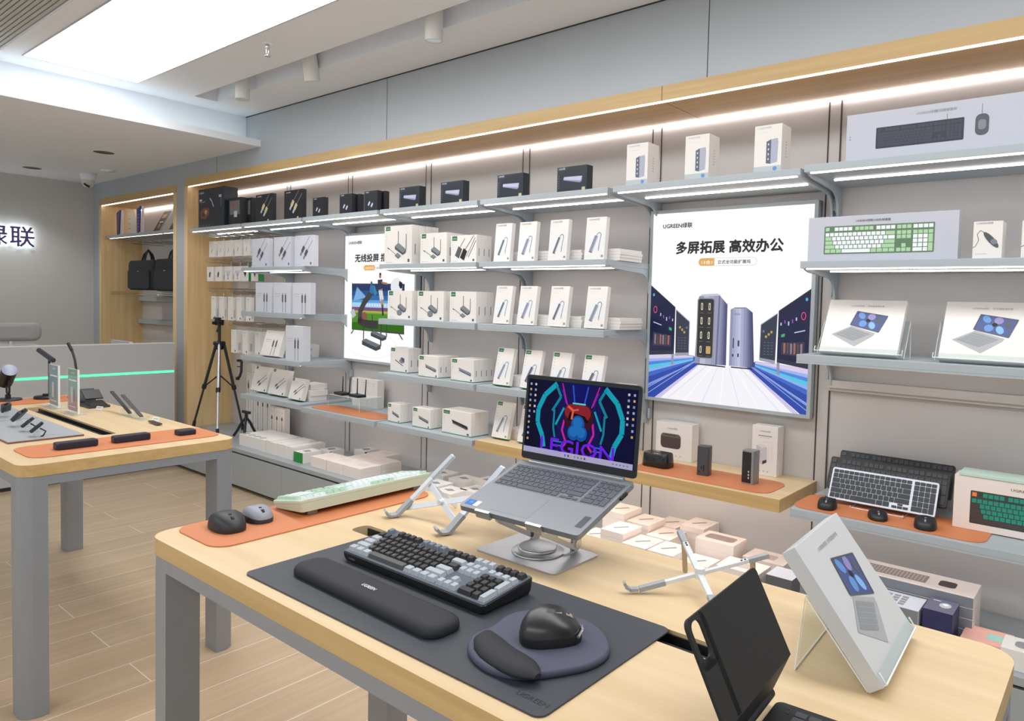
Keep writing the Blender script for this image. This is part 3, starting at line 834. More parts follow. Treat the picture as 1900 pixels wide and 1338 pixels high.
def a_peg(kind):
    def f(m, W, H):
        c = {'u': INKG, 'b': BROWN, 'f': VIOL, 'k': INK}[kind[0]]
        m.rect(.12 * W, .88 * H, .5 * W, .90 * H, INKL)
        if kind[0] == 'u':
            m.pl([(.42 * W, .3 * H), (.5 * W, .28 * H), (.62 * W, .5 * H), (.56 * W, .55 * H)], c, 2); m.rect(.42 * W, .22 * H, .5 * W, .3 * H, PALE, 2)
        elif kind[0] == 'b':
            m.pl([(.34 * W, .3 * H), (.5 * W, .25 * H), (.64 * W, .55 * H), (.5 * W, .7 * H), (.36 * W, .55 * H)], c, 2)
        elif kind[0] == 'f':
            for a in (-.3, 0, .3):
                m.ln([(.5 * W, .3 * H), ((.5 + a) * W, .72 * H)], .007, c, 2)
            m.rect(.42 * W, .14 * H, .58 * W, .24 * H, c, 2)
        else:
            m.pl([(.3 * W, .6 * H), (.7 * W, .62 * H), (.55 * W, .25 * H)], c, 2)
    return f
def a_slim(m, W, H):
    m.rect(.15 * W, .9 * H, .7 * W, .915 * H, INKG); m.rect(.2 * W, .82 * H, .62 * W, .83 * H, INKL); m.rrect(.72 * W, .06 * H, .9 * W, .14 * H, .001, SLATE)
def a_longcable(m, W, H):
    m.rect(.2 * W, .88 * H, .8 * W, .89 * H, INKL); m.rect(.2 * W, .84 * H, .7 * W, .845 * H, INKL)
    m.rect(.4 * W, .72 * H, .6 * W, .76 * H, INKG, 2); m.rect(.34 * W, .64 * H, .66 * W, .72 * H, SLATE, 2); m.ln([(.5 * W, .64 * H), (.5 * W, .12 * H)], .006, SLATE, 2); m.rect(.4 * W, .12 * H, .6 * W, .16 * H, INKG, 2)
_cart = {}
def carton(key, W, H, D, art=None, body=WHITE, side=None, top=None, base=None, front=None, **kw):
    if key in _cart:
        return _cart[key]
    m = MB()
    m.box(-W / 2, W / 2, 0, D, 0, H, body, min(.0012, D / 8))
    if base:
        m.M = Matrix(); m.box(-W / 2 - .0003, W / 2 + .0003, -.0003, D + .0003, -.0004, .004, base)
    m.M = Matrix.Translation((-W / 2, 0, 0))
    if art:
        art(m, W, H, **kw)
    if front:
        m.rect(.001, .001, W - .001, H - .001, front, .5)
    if side:
        m.M = Matrix.Translation((W / 2, 0, 0)) @ Matrix.Rotation(pi / 2, 4, 'Z')
        side(m, D, H)
    if top:
        m.M = Matrix.Translation((-W / 2, 0, H)) @ Matrix.Rotation(-pi / 2, 4, 'X')
        top(m, W, D)
    m.M = Matrix()
    _cart[key] = m.mesh('carton')
    return _cart[key]
def s_lines(m, D, H):
    for i in range(6):
        m.rect(.42 * D, (.35 + .06 * i) * H, .56 * D, (.375 + .06 * i) * H, INKL)
def s_bar(m, D, H):
    m.rect(.44 * D, .25 * H, .6 * D, .52 * H, INKG)
def s_label(m, D, H):
    m.rect(.3 * D, .12 * H, .7 * D, .45 * H, INKL)
def put(name, me, x, y, z, label, cat='box', group=None, rz=0, tilt=0, D=0):
    return inst(name, me, None, label, cat, group, TM(x, y, z + D * sin(R(tilt)), rz, -tilt))
ORD = ('first', 'second', 'third', 'fourth', 'fifth', 'sixth', 'seventh', 'eighth', 'ninth', 'tenth')
# ---- top shelf, left to right
zt = 2.0855
def X(a, b): return (a + b) / 2
put('boxed_tool_kit', carton('bigdark', .455, .33, .115, a_bigdark, NAVY), X(-6.366, -5.909), 2.88, zt, 'largest dark blue box at the left end of the top shelf')
for i in range(2):
    put('clear_fronted_box', carton('hook', .205, .225, .055, a_hook, NAVY2), -5.774 + .058 * i * 1.0, 2.90 + .058 * i, zt, 'small grey pictured box beside the largest dark box' if i == 0 else 'dark box right behind the small grey pictured box on the top shelf', group='grey pictured boxes on the top shelf')
for a, b, h, lb in ((-5.442, -5.192, .22, 'lower'), (-5.019, -4.785, .222, 'taller right-hand')):
    put('cable_box', carton('dcable', .245, .22, .034, a_cable, NAVY2, dark=True), X(a, b), 2.90, zt, {'lower': 'black cable box with gold plugs on the top shelf, nearer the largest box', 'taller right-hand': 'black cable box with gold plugs on the top shelf, standing farther right'}[lb], group='black cable boxes on the top shelf')
for i, (x, y, lb) in enumerate(((X(-4.644, -4.503), 2.90, 'small black box with two silver plugs, leftmost of its kind on the top shelf'), (X(-4.318, -4.172), 2.90, 'small black box with two silver plugs, directly above the football poster'),
                  (X(-4.318, -4.172) + .03, 2.942, 'black box half hidden behind the small plug box above the football poster'), (X(-4.029, -3.902), 2.90, 'small black box with two silver plugs, rightmost front one of its kind'),
                  (X(-4.029, -3.902) + .02, 2.945, 'black box tucked behind the rightmost small plug box'))):
    put('adapter_box', carton('dplug', .14, .141, .036, a_darkplug, NAVY2), x, y, zt, lb, group='small black adapter boxes on the top shelf')
for i, (a, b) in enumerate(((-3.670, -3.477), (-3.279, -3.091), (-2.814, -2.618), (-2.382, -2.187))):
    put('drive_dock_box', carton('ddock', .193, .136, .05, a_darkdock, NAVY), X(a, b), 2.90, zt, ORD[i] + ' from the left of the four dark boxes picturing a violet bar', group='dark boxes picturing a violet bar')
for i, (a, b) in enumerate(((-1.955, -1.825), (-1.628, -1.513), (-1.298, -1.176))):
    put('dock_box', carton('station', .12, .205, .1, a_station, WHITE, s_lines), X(a, b), 2.90, zt, ('leftmost', 'middle', 'rightmost')[i] + ' white box picturing a violet tower dock on the top shelf', group='tower dock boxes on the top shelf')
put('keyboard_set_box', carton('kbset', .70, .188, .05, a_kbset, KBW), -.914 + .35, 2.90, 2.0945, 'long pale box picturing a dark keyboard and mouse, top right')
# ---- cable bay
for i, x in enumerate((-5.318, -4.996, -4.706 - .0)):
    put('cable_box', carton('cable2', .235, .222, .045, a_cable, COOLW), x, 2.87, 1.7385, ('left', 'middle', 'right')[i] + ' white cable box with two diagonal plugs on the second shelf', group='white diagonal cable boxes')
for i, x in enumerate((-5.259, -4.994, -4.73)):
    put('cable_box', carton('cablev', .235, .227, .042, a_cablev, COOLW), x, 2.87, 1.3925, ('left', 'middle', 'right')[i] + ' white cable box with two upright plugs on the third shelf', group='white upright cable boxes')
me = carton('cabletilt', .235, .2, .045, a_cablev, WHITE)
put('cable_box', me, -5.19, 2.88, 1.0455, 'leaning white cable box with two upright plugs, fourth shelf', tilt=17, D=.045, rz=4)
for k in range(2):
    put('cable_box', carton('flat1', .16, .05, .2, None, WHITE, side=s_label), -5.08 + .004 * k, 2.99, 1.0455 + .0505 * k, ('lower', 'upper')[k] + ' flat white box behind the leaning cable box on the fourth shelf', group='flat boxes on the fourth cable shelf')
put('cable_box', carton('cabletall', .238, .255, .06, a_cablev, COOLW), X(-4.956, -4.716), 2.88, 1.0455, 'tall white cable box with two upright plugs, standing on the fourth shelf')
for i, (x, W_, H_, y) in enumerate(((-5.498, .24, .205, 2.958), (-5.211, .24, .205, 2.948), (-4.889, .175, .165, 2.915))):
    put('cable_box', carton('plug%d' % (i // 2), W_, H_, .04, a_plug2, WHITE, base=GREEN), x, y, .7355, ('left', 'middle', 'small right')[i] + ' leaning white cable box with a green corner tab on the lowest cable shelf', group='leaning green-tab cable boxes', tilt=14, D=.04)
for k in range(3):
    put('cable_box', carton('flat2', .17, .04, .14, None, WHITE, side=None), -4.87 + .012 * (k % 2) - (.04 if k == 2 else 0), 2.985 + (.03 if k == 2 else 0), .7355 + .0405 * k, ('bottom', 'middle', 'top')[k] + ' flat white box behind the small leaning cable box', group='flat boxes behind the small leaning cable box')
for i, x in enumerate((-5.47, -5.18)):
    put('cable_box', carton('flat3', .2, .05, .14, None, WHITE), x + .03, 3.06, .7355, 'flat white box propping the %s leaning green-tab cable box' % ('left', 'middle')[i], group='flat boxes behind the leaning cable boxes')
# ---- wireless kit bay : each row is one or more boxes deep
def deep(key, W_, H_, D_, art, x, y, z, n, lb, side=s_bar, group=None, base=None, dz=0, **kw):
    for k in range(n):
        put('wireless_kit_box' if 'w' == key[0] else 'drive_box', carton(key, W_, H_, D_, art, WHITE, side=side, base=base, **kw), x, y + k * (D_ + .0008), z, lb if k == 0 else ({1: 'next', 2: 'second', 3: 'third', 4: 'fourth'}[k] + ' box behind the ' + lb), group=group or lb.split(' on ')[0])
z = 1.7385
deep('wA', .27, .242, .053, a_router, X(-3.781, -3.503), 2.872, z, 4, 'tallest white wireless kit box on the second shelf', kind='square')
deep('wB', .236, .182, .055, a_router, X(-3.425, -3.189), 2.872, z, 3, 'white box with a small two-antenna receiver on the second shelf', kind='square')
deep('wC', .213, .158, .04, a_dongle, X(-3.153, -2.938), 2.872, z, 3, 'white box with two plug-in adapters on the second shelf')
z = 1.3925
deep('wD', .238, .18, .05, a_router, X(-3.752, -3.511), 2.885, z, 2, 'white box with a round puck on the third shelf, left', side=s_lines)
deep('wD', .238, .18, .05, a_router, X(-3.459, -3.220), 2.885, z, 2, 'white box with a round puck on the third shelf, middle', side=s_lines)
deep('wE', .222, .18, .047, a_router, X(-3.168, -2.944), 2.885, z, 3, 'white box with a square puck on the third shelf', kind='square')
z = 1.0455
deep('dA', .18, .158, .052, a_dock, -3.703, 2.945, z, 2, 'white box with a drive dock on the fourth shelf', base=GREEN)
deep('dB', .182, .13, .041, a_encl, X(-3.445, -3.263), 2.89, z, 4, 'white box with a dark slab on the fourth shelf', c=(INKG, SLATE), base=GREEN)
deep('dC', .191, .132, .041, a_encl, X(-3.151, -2.959), 2.89, z, 4, 'white box with a blue-grey slab on the fourth shelf', c=(HUBB, HUBD), base=GREEN)
z = .7235
deep('dD', .125, .12, .032, a_encl, -3.70, 2.908, z, 3, 'smallest white box with a dark stick on the lowest shelf', side=None, base=GREEN)
deep('dE', .17, .122, .03, a_encl, -3.424, 2.902, z, 3, 'middle white box with a grey stick on the lowest shelf', side=None, base=GREEN)
deep('dF', .25, .142, .035, a_encl, -3.104, 2.898, z, 4, 'widest white box with a long black stick on the lowest shelf', side=None, c=(INK, SLATE), base=GREEN)
# ---- hub bay : leaning slim boxes, each with a low stack of flat boxes behind
def hubrow(z, xs, y, tilt, tb, rown, W_=.123, H_=.213, n=4, seen=()):
    for i, x in enumerate(xs):
        key = 'hub%d%d' % (tb, i % 2) + '%.2f' % H_
        wd_ = (.13, .17)[i % 2]
        put('hub_box', carton(key, W_, H_, .028, a_hub, WHITE, base=GREEN if tb else None, tb=tb, wd=wd_, c=(HUBD, HUBB)[(i + tb) % 2]), x, y, z, ORD[i] + ' from the left of the leaning slim hub boxes on the ' + rown, group='leaning hub boxes on the ' + rown, tilt=tilt, D=.028)
        for k in range(n):
            put('hub_box', carton('hubflat', .12, .0145, .205, None, WHITE), x + .055 + .003 * ((k * 7) % 3), y + .055 + H_ * sin(R(tilt)) * .2, z + .0148 * k, ('lowest', 'second-lowest', 'third', 'top')[k] + ' flat box in the pile behind the %s leaning hub box, %s' % (ORD[i], rown), group='flat hub boxes on the ' + rown)
hubrow(1.7385, (-2.755, -2.575, -2.358, -2.12), 2.885, 5, False, 'second shelf')
hubrow(1.3925, (-2.745, -2.565, -2.345, -2.105), 2.88, 8, False, 'third shelf')
hubrow(1.0455, (-2.74, -2.535, -2.335, -2.125), 2.885, 12, True, 'fourth shelf')
hubrow(.7305, (-2.80, -2.60, -2.40, -2.20), 2.945, 13.5, True, 'oak shelf')
# ---- keyboard bay
put('keyboard_box', carton('kbgreen', .542, .176, .045, a_kbgreen, KBW), -.77, 2.88, 1.7115, 'pale box picturing a white and green keyboard')
for k in range(3):
    put('mouse_box', carton('mousebox', .09, .131, .028, a_mousebox, WHITE), -.408 + .0 * k, 2.88 + .03 * k, 1.7115, ('front', 'middle', 'rear')[k] + ' white box picturing a wired mouse beside the green keyboard box', group='white mouse boxes')
put('mouse_box', carton('mousebox2', .09, .128, .05, a_mousebox, WHITE), -.262, 2.88, 1.7115, 'white box at the right edge of the green keyboard box shelf')
def holder(M, lean, Lp, D, W_, lb):
    # origin: table point under the lower back edge of the box it carries
    t = thing('acrylic_holder', lb, 'display stand', M, 'clear acrylic box holders')
    s_, c_ = sin(R(lean)), cos(R(lean))
    up = Vector((s_, c_)); fw = Vector((-c_, s_)); th = .003
    o = Vector((.0035, .0005)); tip = o + fw * (D + .008)
    MB().prism([tuple(q) for q in (o, o + up * Lp, o + up * Lp - fw * th, o - fw * th)], -W_ / 2, W_ / 2, ACR, 'x').build('panel', t)
    MB().prism([tuple(q) for q in (o - up * th * .3, tip - up * th * .3, tip + up * .02, tip + up * .02 - fw * th, tip - fw * th + up * .001, o + up * .001)], -W_ / 2, W_ / 2, ACR, 'x').build('front_lip', t)
    ap = o + up * Lp - fw * th
    ft = Vector((ap.x + .012, 0.))
    MB().prism([tuple(q) for q in (ap, ap - up * .004, ft - Vector((.003, 0)), ft)], -W_ / 2, W_ / 2, ACR, 'x').build('rear_leg', t)
    for k in (-1, 1):
        P3 = lambda q: (k * W_ / 2, q.x, q.y)
        MB().tube([P3(q) for q in (tip + up * .02, tip, o, ap, ft)], .0016, ACR_E, 6).build('polished_edge', t)
    MB().tube([(-W_ / 2, tip.x, tip.y + .0), (W_ / 2, tip.x, tip.y)], .0016, ACR_E, 6).tube([(-W_ / 2, ft.x, .0016), (W_ / 2, ft.x, .0016)], .0014, ACR_E, 6).build('polished_edge', t)
    return t
for x, lb in ((-.835, 'left'), (-.40, 'right')):
    holder(TM(x, 2.888 + .028 * cos(R(30)) + .0, 1.3365), 30, .17, .028, .33, 'clear acrylic holder under the %s tablet case box' % lb)
for x, lb in ((-.835, 'left'), (-.40, 'right')):
    put('tablet_case_box', carton('tabletbox', .295, .242, .028, a_tablet, WHITE), x, 2.888, 1.338, lb + ' white box picturing a tablet with a keyboard case, leaning in a holder', group='leaning tablet case boxes', tilt=30, D=.028)
# ---------------------------------------------------------------- lit posters
def EP(c):
    return mat('lit_print_' + c, c, .3, emit=POSTER_E)
def mixc(a, b, t):
    a = [int(a[i:i + 2], 16) for i in (0, 2, 4)]; b = [int(b[i:i + 2], 16) for i in (0, 2, 4)]
    return '%02x%02x%02x' % tuple(int(x + (y - x) * t) for x, y in zip(a, b))
def lightbox(x0, x1, z0, z1, lb):
    t = thing('lightbox_poster', lb, 'poster', TM(x0, 3.238, z0))
    W, H = x1 - x0, z1 - z0
    f = .017
    MB().ring([(-f, -f), (W + f, -f), (W + f, H + f), (-f, H + f)], [(0, 0), (W, 0), (W, H), (0, H)], -.002, .047, SHELFM, 'y').box(-f, W + f, .04, .0475, -f, H + f, SHELFM).build('frame', t)
    return t, W, H
def strips(m, quad, cols, k, n=None):
    # quad: bl, br, tr, tl ; colour bands from left to right
    bl, br, tr, tl = [Vector(q) for q in quad]
    n = len(cols)
    for i, c in enumerate(cols):
        a, b = i / n, (i + 1) / n
        m.pl([bl.lerp(br, a), bl.lerp(br, b), tl.lerp(tr, b), tl.lerp(tr, a)], EP(c), k)
t, W, H = lightbox(-1.995, -1.146, 1.036, 1.998, 'large backlit white poster picturing two tower docks between monitors')
m = MB()
m.rect(0, 0, W, H, EP('ffffff'), 0)
m.txt('UGREEN绿联', .06, .886, .028, EP('231f20'), 2, 'l', .03, .17)
m.txt('多屏拓展 高效办公', .143, .757, .066, EP('1f1a1b'), 2, 'l', .04, .566)
m.rrect(.272, .688, .582, .727, .0195, EP('d9b080'), 1); m.rrect(.2735, .6895, .5805, .7255, .0185, EP('ffffff'), 2)
m.pl([(.36, .6895), (.36, .7255)] + arc(.2905, .7075, .018, 90, 270, 10), EP('e2ad5e'), 3)
m.txt('13合1', .29, .698, .021, EP('fff6e4'), 4, 'l', .02, .058); m.txt('立式全功能扩展坞', .378, .699, .02, EP('231f20'), 4, 'l', .02, .172)
# coloured light streaks on the floor of the picture
m.pl([(0, .0), (0, .235), (.262, .235), (.30, .194), (.04, 0)], EP('2a49a8'), 1)
m.pl([(W, 0), (W, .215), (.593, .228), (.55, .195), (.82, 0)], EP('2a49a8'), 1)
for y0, y1, c in ((.205, .236, 'd9cdea'), (.19, .207, '9db4ec'), (.172, .19, '4f86dd'), (.15, .172, '57c5e4'), (.135, .15, '8fb0ee'), (.11, .135, '3e68c8'), (.06, .075, '7d98dd')):
    m.pl([(0, y0 - .004), (0, y1 - .004), (.262, .212 + (y1 - .14) * .22), (.262, .212 + (y0 - .14) * .22)], EP(c), 2)
    m.pl([(W, y0 - .02), (W, y1 - .02), (.593, .205 + (y1 - .14) * .22), (.593, .205 + (y0 - .14) * .22)], EP(c), 2)
for a in (.02, .05):
    m.ln([(.0, a), (.27, .2 + a * .15)], .003, EP('9fb4ea'), 3); m.ln([(W, a), (.57, .2 + a * .15)], .003, EP('9fb4ea'), 3)
m.pl([(.04, 0), (.816, 0), (.553, .196), (.295, .196)], EP('f6f4fa'), 3)
for i in range(7):
    u = .12 + i * .1
    m.ln([(u, .004), (.43 + (u - .42) * .3, .19)], .006, EP('fdfcff' if i % 2 else 'e8e4f2'), 4)
m.pl([(.04, 0), (.075, 0), (.305, .196), (.295, .196)], EP('cfc6e8'), 4); m.pl([(.785, 0), (.816, 0), (.553, .196), (.543, .196)], EP('cfc6e8'), 4)
# monitors
for sg in (0, 1):
    mx = (lambda x: W - x) if sg else (lambda x: x)
    dy = -.012 if sg else 0
    P = lambda x, y: (mx(x), y + dy * (1 - x / .24) * 1.0)
    m.pl([P(.0, .59), P(.149, .478), P(.149, .235), P(.0, .222)], EP('2b2f40'), 4); m.pl([P(.0, .584), P(.146, .474), P(.146, .252), P(.0, .246)], EP('141a40'), 5)
    m.pl([P(.153, .468), P(.235, .407), P(.236, .235), P(.157, .226)], EP('9a9db0'), 4); m.pl([P(.155, .462), P(.232, .404), P(.233, .248), P(.158, .243)], EP('34384a'), 5)
    m.pl([P(.135, .235), P(.149, .236), P(.147, .18), P(.133, .178)], EP('8f93ad'), 5)
    m.ell(*P(.03, .463), .0115, .019, EP('e0457f'), 6); m.ell(*P(.03, .463), .008, .0145, EP('141a40'), 7)
    m.ell(*P(.018, .54), .006, .008, EP('4fb0d8'), 6)
    for i in range(5):
        m.rect(*sorted((P(.06 + .018 * i, 0)[0], P(.066 + .018 * i, 0)[0]))[:1], .43 - .012 * (i % 3), P(.06, 0)[0] if False else max(P(.06 + .018 * i, 0)[0], P(.066 + .018 * i, 0)[0]), .445 - .01 * i, EP('8a4bb8' if i % 2 else 'c9c4ec'), 6)
    m.pl([P(.02, .40), P(.07, .385), P(.07, .380), P(.02, .395)], EP('c8cce6'), 6); m.pl([P(.115, .375), P(.132, .368), P(.132, .355), P(.115, .36)], EP('3fae7c'), 6)
    m.pl([P(.02, .345), P(.13, .33), P(.13, .275), P(.02, .275)], EP('3b3547'), 6)
    for i in range(6):
        m.pl([P(.03 + .016 * i, .335 - .006 * (i % 2)), P(.04 + .016 * i, .332), P(.038 + .016 * i, .28), P(.03 + .016 * i, .285)], EP(('8b7d8e', '5a4850', 'a4685f')[i % 3]), 7)
    for i in range(4):
        m.ell(*P(.18 + .013 * i, .375 - .012 * (i % 3)), .006, .007, EP('b79f4a' if i < 3 else '6f7078'), 6, 8)
    for i in range(5):
        for j in range(3):
            m.rect(min(P(.17 + .018 * j, 0)[0], P(.18 + .018 * j, 0)[0]), .265 + .014 * i, max(P(.17 + .018 * j, 0)[0], P(.18 + .018 * j, 0)[0]), .267 + .014 * i, EP('777b88'), 6)
# dock A
strips(m, ((.269, .197), (.39, .194), (.395, .548), (.283, .535)), ['8d90ad', 'b9bbcf', 'a7a9c2', '9a9cb6'], 6)
strips(m, ((.385, .196), (.443, .198), (.440, .497), (.392, .546)), ['6b6d92', '9093b4', '8386a8', '6f7297', '585b80', '4a4d70'], 7)
m.pl([(.283, .535), (.302, .546), (.383, .551), (.405, .54), (.39, .54), (.30, .537)], EP('c9cadb'), 8)
m.pl(rr(.096, .305, .014, 4, .324, .376), EP('8b8c98'), 8); m.pl(rr(.086, .294, .012, 4, .324, .376), EP('2e2d2e'), 9)
for i in range(4):
    for j in range(2):
        u, v = .302 + .042 * j, .485 - .072 * i
        if i == 3 and j == 1:
            m.rrect(u - .012, v - .02, u + .013, v + .018, .003, EP('c8a468'), 10)
        else:
            m.rrect(u - .0055, v - .018, u + .0055, v + .018, .004, EP('d8d2bc'), 10); m.rect(u - .0025, v - .012, u + .0025, v + .012, EP('55523f'), 11)
        m.rect(u - .012, v - .033, u + .012, v - .031, EP('7a7974'), 10)
# dock B
strips(m, ((.459, .198), (.546, .196), (.541, .484), (.457, .474)), ['8f92b3', 'a4a7c6', 'b3b6d3', 'bfc2db', 'a9acc9', '9194b4'], 6)
strips(m, ((.546, .196), (.589, .199), (.572, .461), (.541, .484)), ['7f82a4', '66698e', '52557a', '43466a'], 6)
m.pl([(.457, .474), (.48, .484), (.541, .486), (.53, .48), (.48, .478)], EP('7d80a0'), 7)
m.txt('UGREEN', .476, .448, .011, EP('3f4060'), 8, wid=.032)
for u, v, w_, h_ in ((.478, .31, .006, .05), (.505, .31, .009, .03), (.505, .252, .008, .018), (.477, .25, .008, .014)):
    m.rrect(u - w_ / 2, v - h_ / 2, u + w_ / 2, v + h_ / 2, .003, EP('3c3d58'), 8)
m.ln([(.285, .194), (.44, .19)], .006, EP('26242c'), 8); m.ln([(.47, .192), (.58, .19)], .006, EP('26242c'), 8)
m.build('picture', t)
# football poster
t, W, H = lightbox(-4.735, -3.915, 1.058, 1.99, 'backlit white poster picturing a football player leaping out of a television')
m = MB()
m.rect(0, 0, W, H, EP('ffffff'), 0)
m.txt('UGREEN绿联', .044, .868, .026, EP('231f20'), 2, 'l', .03, .165)
m.txt('无线投屏 摆', .127, .737, .062, EP('1f1a1b'), 2, 'l', .038, .38)
m.rrect(.236, .668, .66, .708, .02, EP('ecdcc2'), 1); m.rrect(.238, .67, .658, .706, .018, EP('ffffff'), 2); m.rrect(.236, .668, .373, .708, .02, EP('eab46a'), 3)
m.txt('1080P高清', .252, .679, .018, EP('fff3dd'), 4, wid=.105); m.txt('HDMI', .386, .678, .022, EP('231f20'), 4, wid=.06)
for rx in (.31, .26, .2):
    m.ell(.32, .12, rx, rx * .32, EP('f6ede6'), 1, 40); m.ell(.32, .12, rx - .006, rx * .32 - .004, EP('ffffff'), 2, 40)
m.pl([(.091, .572), (.713, .57), (.716, .212), (.097, .222)], EP('3b4046'), 3)
Q = lambda x, y: (.097 + .61 * x, .226 + .338 * y)
m.pl([Q(0, 0), Q(1, 0), Q(1, 1), Q(0, 1)], EP('214a86'), 4)
for x0, y0, x1, y1, c in ((0, .42, 1, .52, '7a4a7a'), (0, .36, 1, .43, 'a9b13a'), (0, 0, 1, .38, '4e8a26'), (0, 0, 1, .16, '2a5a1e'), (0, .5, 1, .6, 'a9d2ee'), (0, .6, 1, .66, '5d9fd6'), (0, .66, 1, .76, '2b66aa'), (0, .86, 1, 1, '122e5e')):
    m.pl([Q(x0, y0), Q(x1, y0), Q(x1, y1), Q(x0, y1)], EP(c), 5)
for i in range(9):
    m.pl([Q(.02 + .018 * i, .62 + .02 * i), Q(.3 - .02 * i, .72), Q(.1, .95 - .03 * i)], EP('9cc7ec' if i % 2 else '5f93cc'), 6)
for i in range(14):
    m.rect(*Q(.3 + .05 * i, .53), *Q(.32 + .05 * i, .575), EP('e4f3fb'), 6)
m.ln([(.12, .222), (.09, .19)], .01, EP('2d3035'), 4); m.ln([(.66, .214), (.70, .175)], .01, EP('2d3035'), 4)
# diving player: leg, sock, shirt, head, arm
for pts, w_, c in ((((.2, .30), (.2, .36), (.25, .43), (.33, .50)), .05, '3f3a3a'), (((.33, .50), (.345, .56)), .045, '2f6f9f'), (((.345, .555), (.33, .585)), .02, '26567c'), (((.355, .55), (.39, .49)), .035, '3a7dab'),
                   (((.435, .60), (.44, .52)), .055, '26304a'), (((.44, .53), (.46, .45)), .045, 'd9dce0'), (((.455, .46), (.47, .40)), .026, 'b8896a'), (((.465, .42), (.475, .34)), .018, '20242e'), (((.45, .58), (.52, .57)), .014, 'b07a58'),
                   (((.2, .29), (.29, .27), (.42, .27)), .06, '33302f'), (((.10, .37), (.13, .32)), .05, 'b9bcc2')):
    m.ln(pts, w_, EP(c), 7)
    for q in pts[:-1] if len(pts) > 2 else ():
        m.ell(*q, w_ / 2, w_ / 2, EP(c), 7.1, 14)
m.ell(.437, .628, .013, .019, EP('a86f4e'), 8); m.ell(.438, .641, .012, .009, EP('1d1715'), 9); m.ell(.255, .33, .032, .03, EP('8a4f44'), 8)
m.ell(.625, .55, .066, .062, EP('e9ebee'), 7, 28); m.pl([(.655, .59), (.69, .578), (.69, .54), (.668, .535), (.65, .56)], EP('15161a'), 8); m.pl([(.585, .508), (.62, .512), (.61, .492)], EP('15161a'), 8)
for ox, oy, s_ in ((0, 0, 1.), (.105, .07, .82)):
    P = lambda x, y: (.23 + ox + x * s_, .115 + oy + y * s_)
    m.ln([P(.018, .03), P(.018, .19)], .012 * s_, EP('33363c'), 9); m.ln([P(.225, .0), P(.225, .17)], .014 * s_, EP('33363c'), 10)
    m.pl([P(0, .03), P(.045, .048), P(.225, .008), P(.225, -.02), P(.17, -.038), P(0, .0)], EP('3a3f47'), 10); m.pl([P(0, .03), P(.045, .048), P(.225, .008), P(.17, -.012)], EP('6a7079'), 11)
m.build('picture', t)
# ---------------------------------------------------------------- low shelf under the football poster
def leather(name, pts_or_wh, M, lb, rad=.05, th=.0028, curl=None):
    w, d = pts_or_wh
    MB().prism(rr(w, d, rad, 6), 0, th, LEATHER).build(name, None, lb, 'mat', None, None, M)
leather('leather_mat', (.80, .20), TM(-4.24, 2.972, .7225, 0), 'orange leather mat on the low shelf under the football poster', .07)
t = thing('acrylic_riser', 'clear acrylic riser carrying two black receivers on the orange mat', 'display stand', TM(-4.335, 3.015, .7255))
MB().box(-.185, .185, -.05, .15, .091, .095, ACR).build('top_panel', t)
for s_ in (-1, 1):
    MB().box(s_ * .183 - .002, s_ * .183 + .002, -.05, .15, 0, .091, ACR).build('side_panel', t)
MB().tube([(-.185, -.05, .0), (-.185, -.05, .095), (.185, -.05, .095), (.185, -.05, 0)], .0012, ACR_E, 6).build('polished_edge', t)
def receiver(x, y, rz, lb):
    t = thing('wireless_receiver', lb, 'receiver', TM(x, y, .7255 + .0955, rz), 'black receivers on the acrylic riser')
    MB().box(-.06, .06, -.035, .035, 0, .018, BLACK, .004).build('body', t)
    for s_ in (-1, 1):
        MB().cyl((s_ * .052, .03, .006), (s_ * .052 + s_ * .004, .034, .125), .0048, .0032, BLACK, 8).build('antenna', t)
receiver(-4.435, 3.02, -8, 'left black two-antenna receiver on the acrylic riser')
receiver(-4.265, 3.03, -4, 'right black two-antenna receiver on the acrylic riser')
def a_recv(m, W, H):
    m.rect(.1 * W, .86 * H, .5 * W, .88 * H, INKL); m.rect(.1 * W, .78 * H, .4 * W, .795 * H, INKL)
for k in range(5):
    put('receiver_box', carton('recvbox', .06, .205, .06, a_recv, WHITE), -4.51 + .0615 * k, 3.176 + .0, .7225, ORD[k] + ' from the left of the upright white boxes behind the acrylic riser', group='upright white boxes behind the acrylic riser')
# ---------------------------------------------------------------- oak shelf under the big poster
leather('leather_mat', (.70, .26), TM(-1.52, 3.0, .7305), 'orange leather mat on the oak shelf under the big poster', .07)
put('dock_box', carton('dockphoto', .21, .19, .075, a_dockphoto, WHITE), -1.81, 3.2, .7305, 'white box picturing a brown dock, at the back of the oak shelf')
put('tower_box', carton('towerphoto', .125, .235, .075, a_towerphoto, WHITE), -1.325, 3.205, .7305, 'tall white box picturing a silver tower, at the back of the oak shelf')
GLOSS = mat('gloss_black_plastic', '101114', .18, coat=.3)
SPGREY = mat('space_grey_metal', '53545c', .35, metal=.5)
t = thing('drive_dock', 'low black drive dock with a slot on top on the oak shelf', 'dock', TM(-1.785, 3.01, .7335, 0))
MB().loft([[(x * s_, y * s_, z) for x, y in rr(.15, .095, .03, 5)] for s_, z in ((.97, 0), (1, .004), (.93, .062), (.88, .067))], GLOSS, smooth=True).build('body', t)
MB().box(-.045, .045, -.012, .004, .067, .0675, DARK).build('slot', t)
for i in range(2):
    MB().cyl((.0 + .016 * i, -.034, .0655), (.0 + .016 * i, -.034, .068), .003, None, WINK, 8).build('indicator', t)
t = thing('tower_dock', 'dark grey tower dock with its back ports, middle of the oak shelf', 'dock', TM(-1.534, 3.01, .7335, 8), 'tower docks on the oak shelf')
MB().prism(rr(.058, .058, .012, 4), 0, .135, SPGREY, 'z', True).build('body', t)
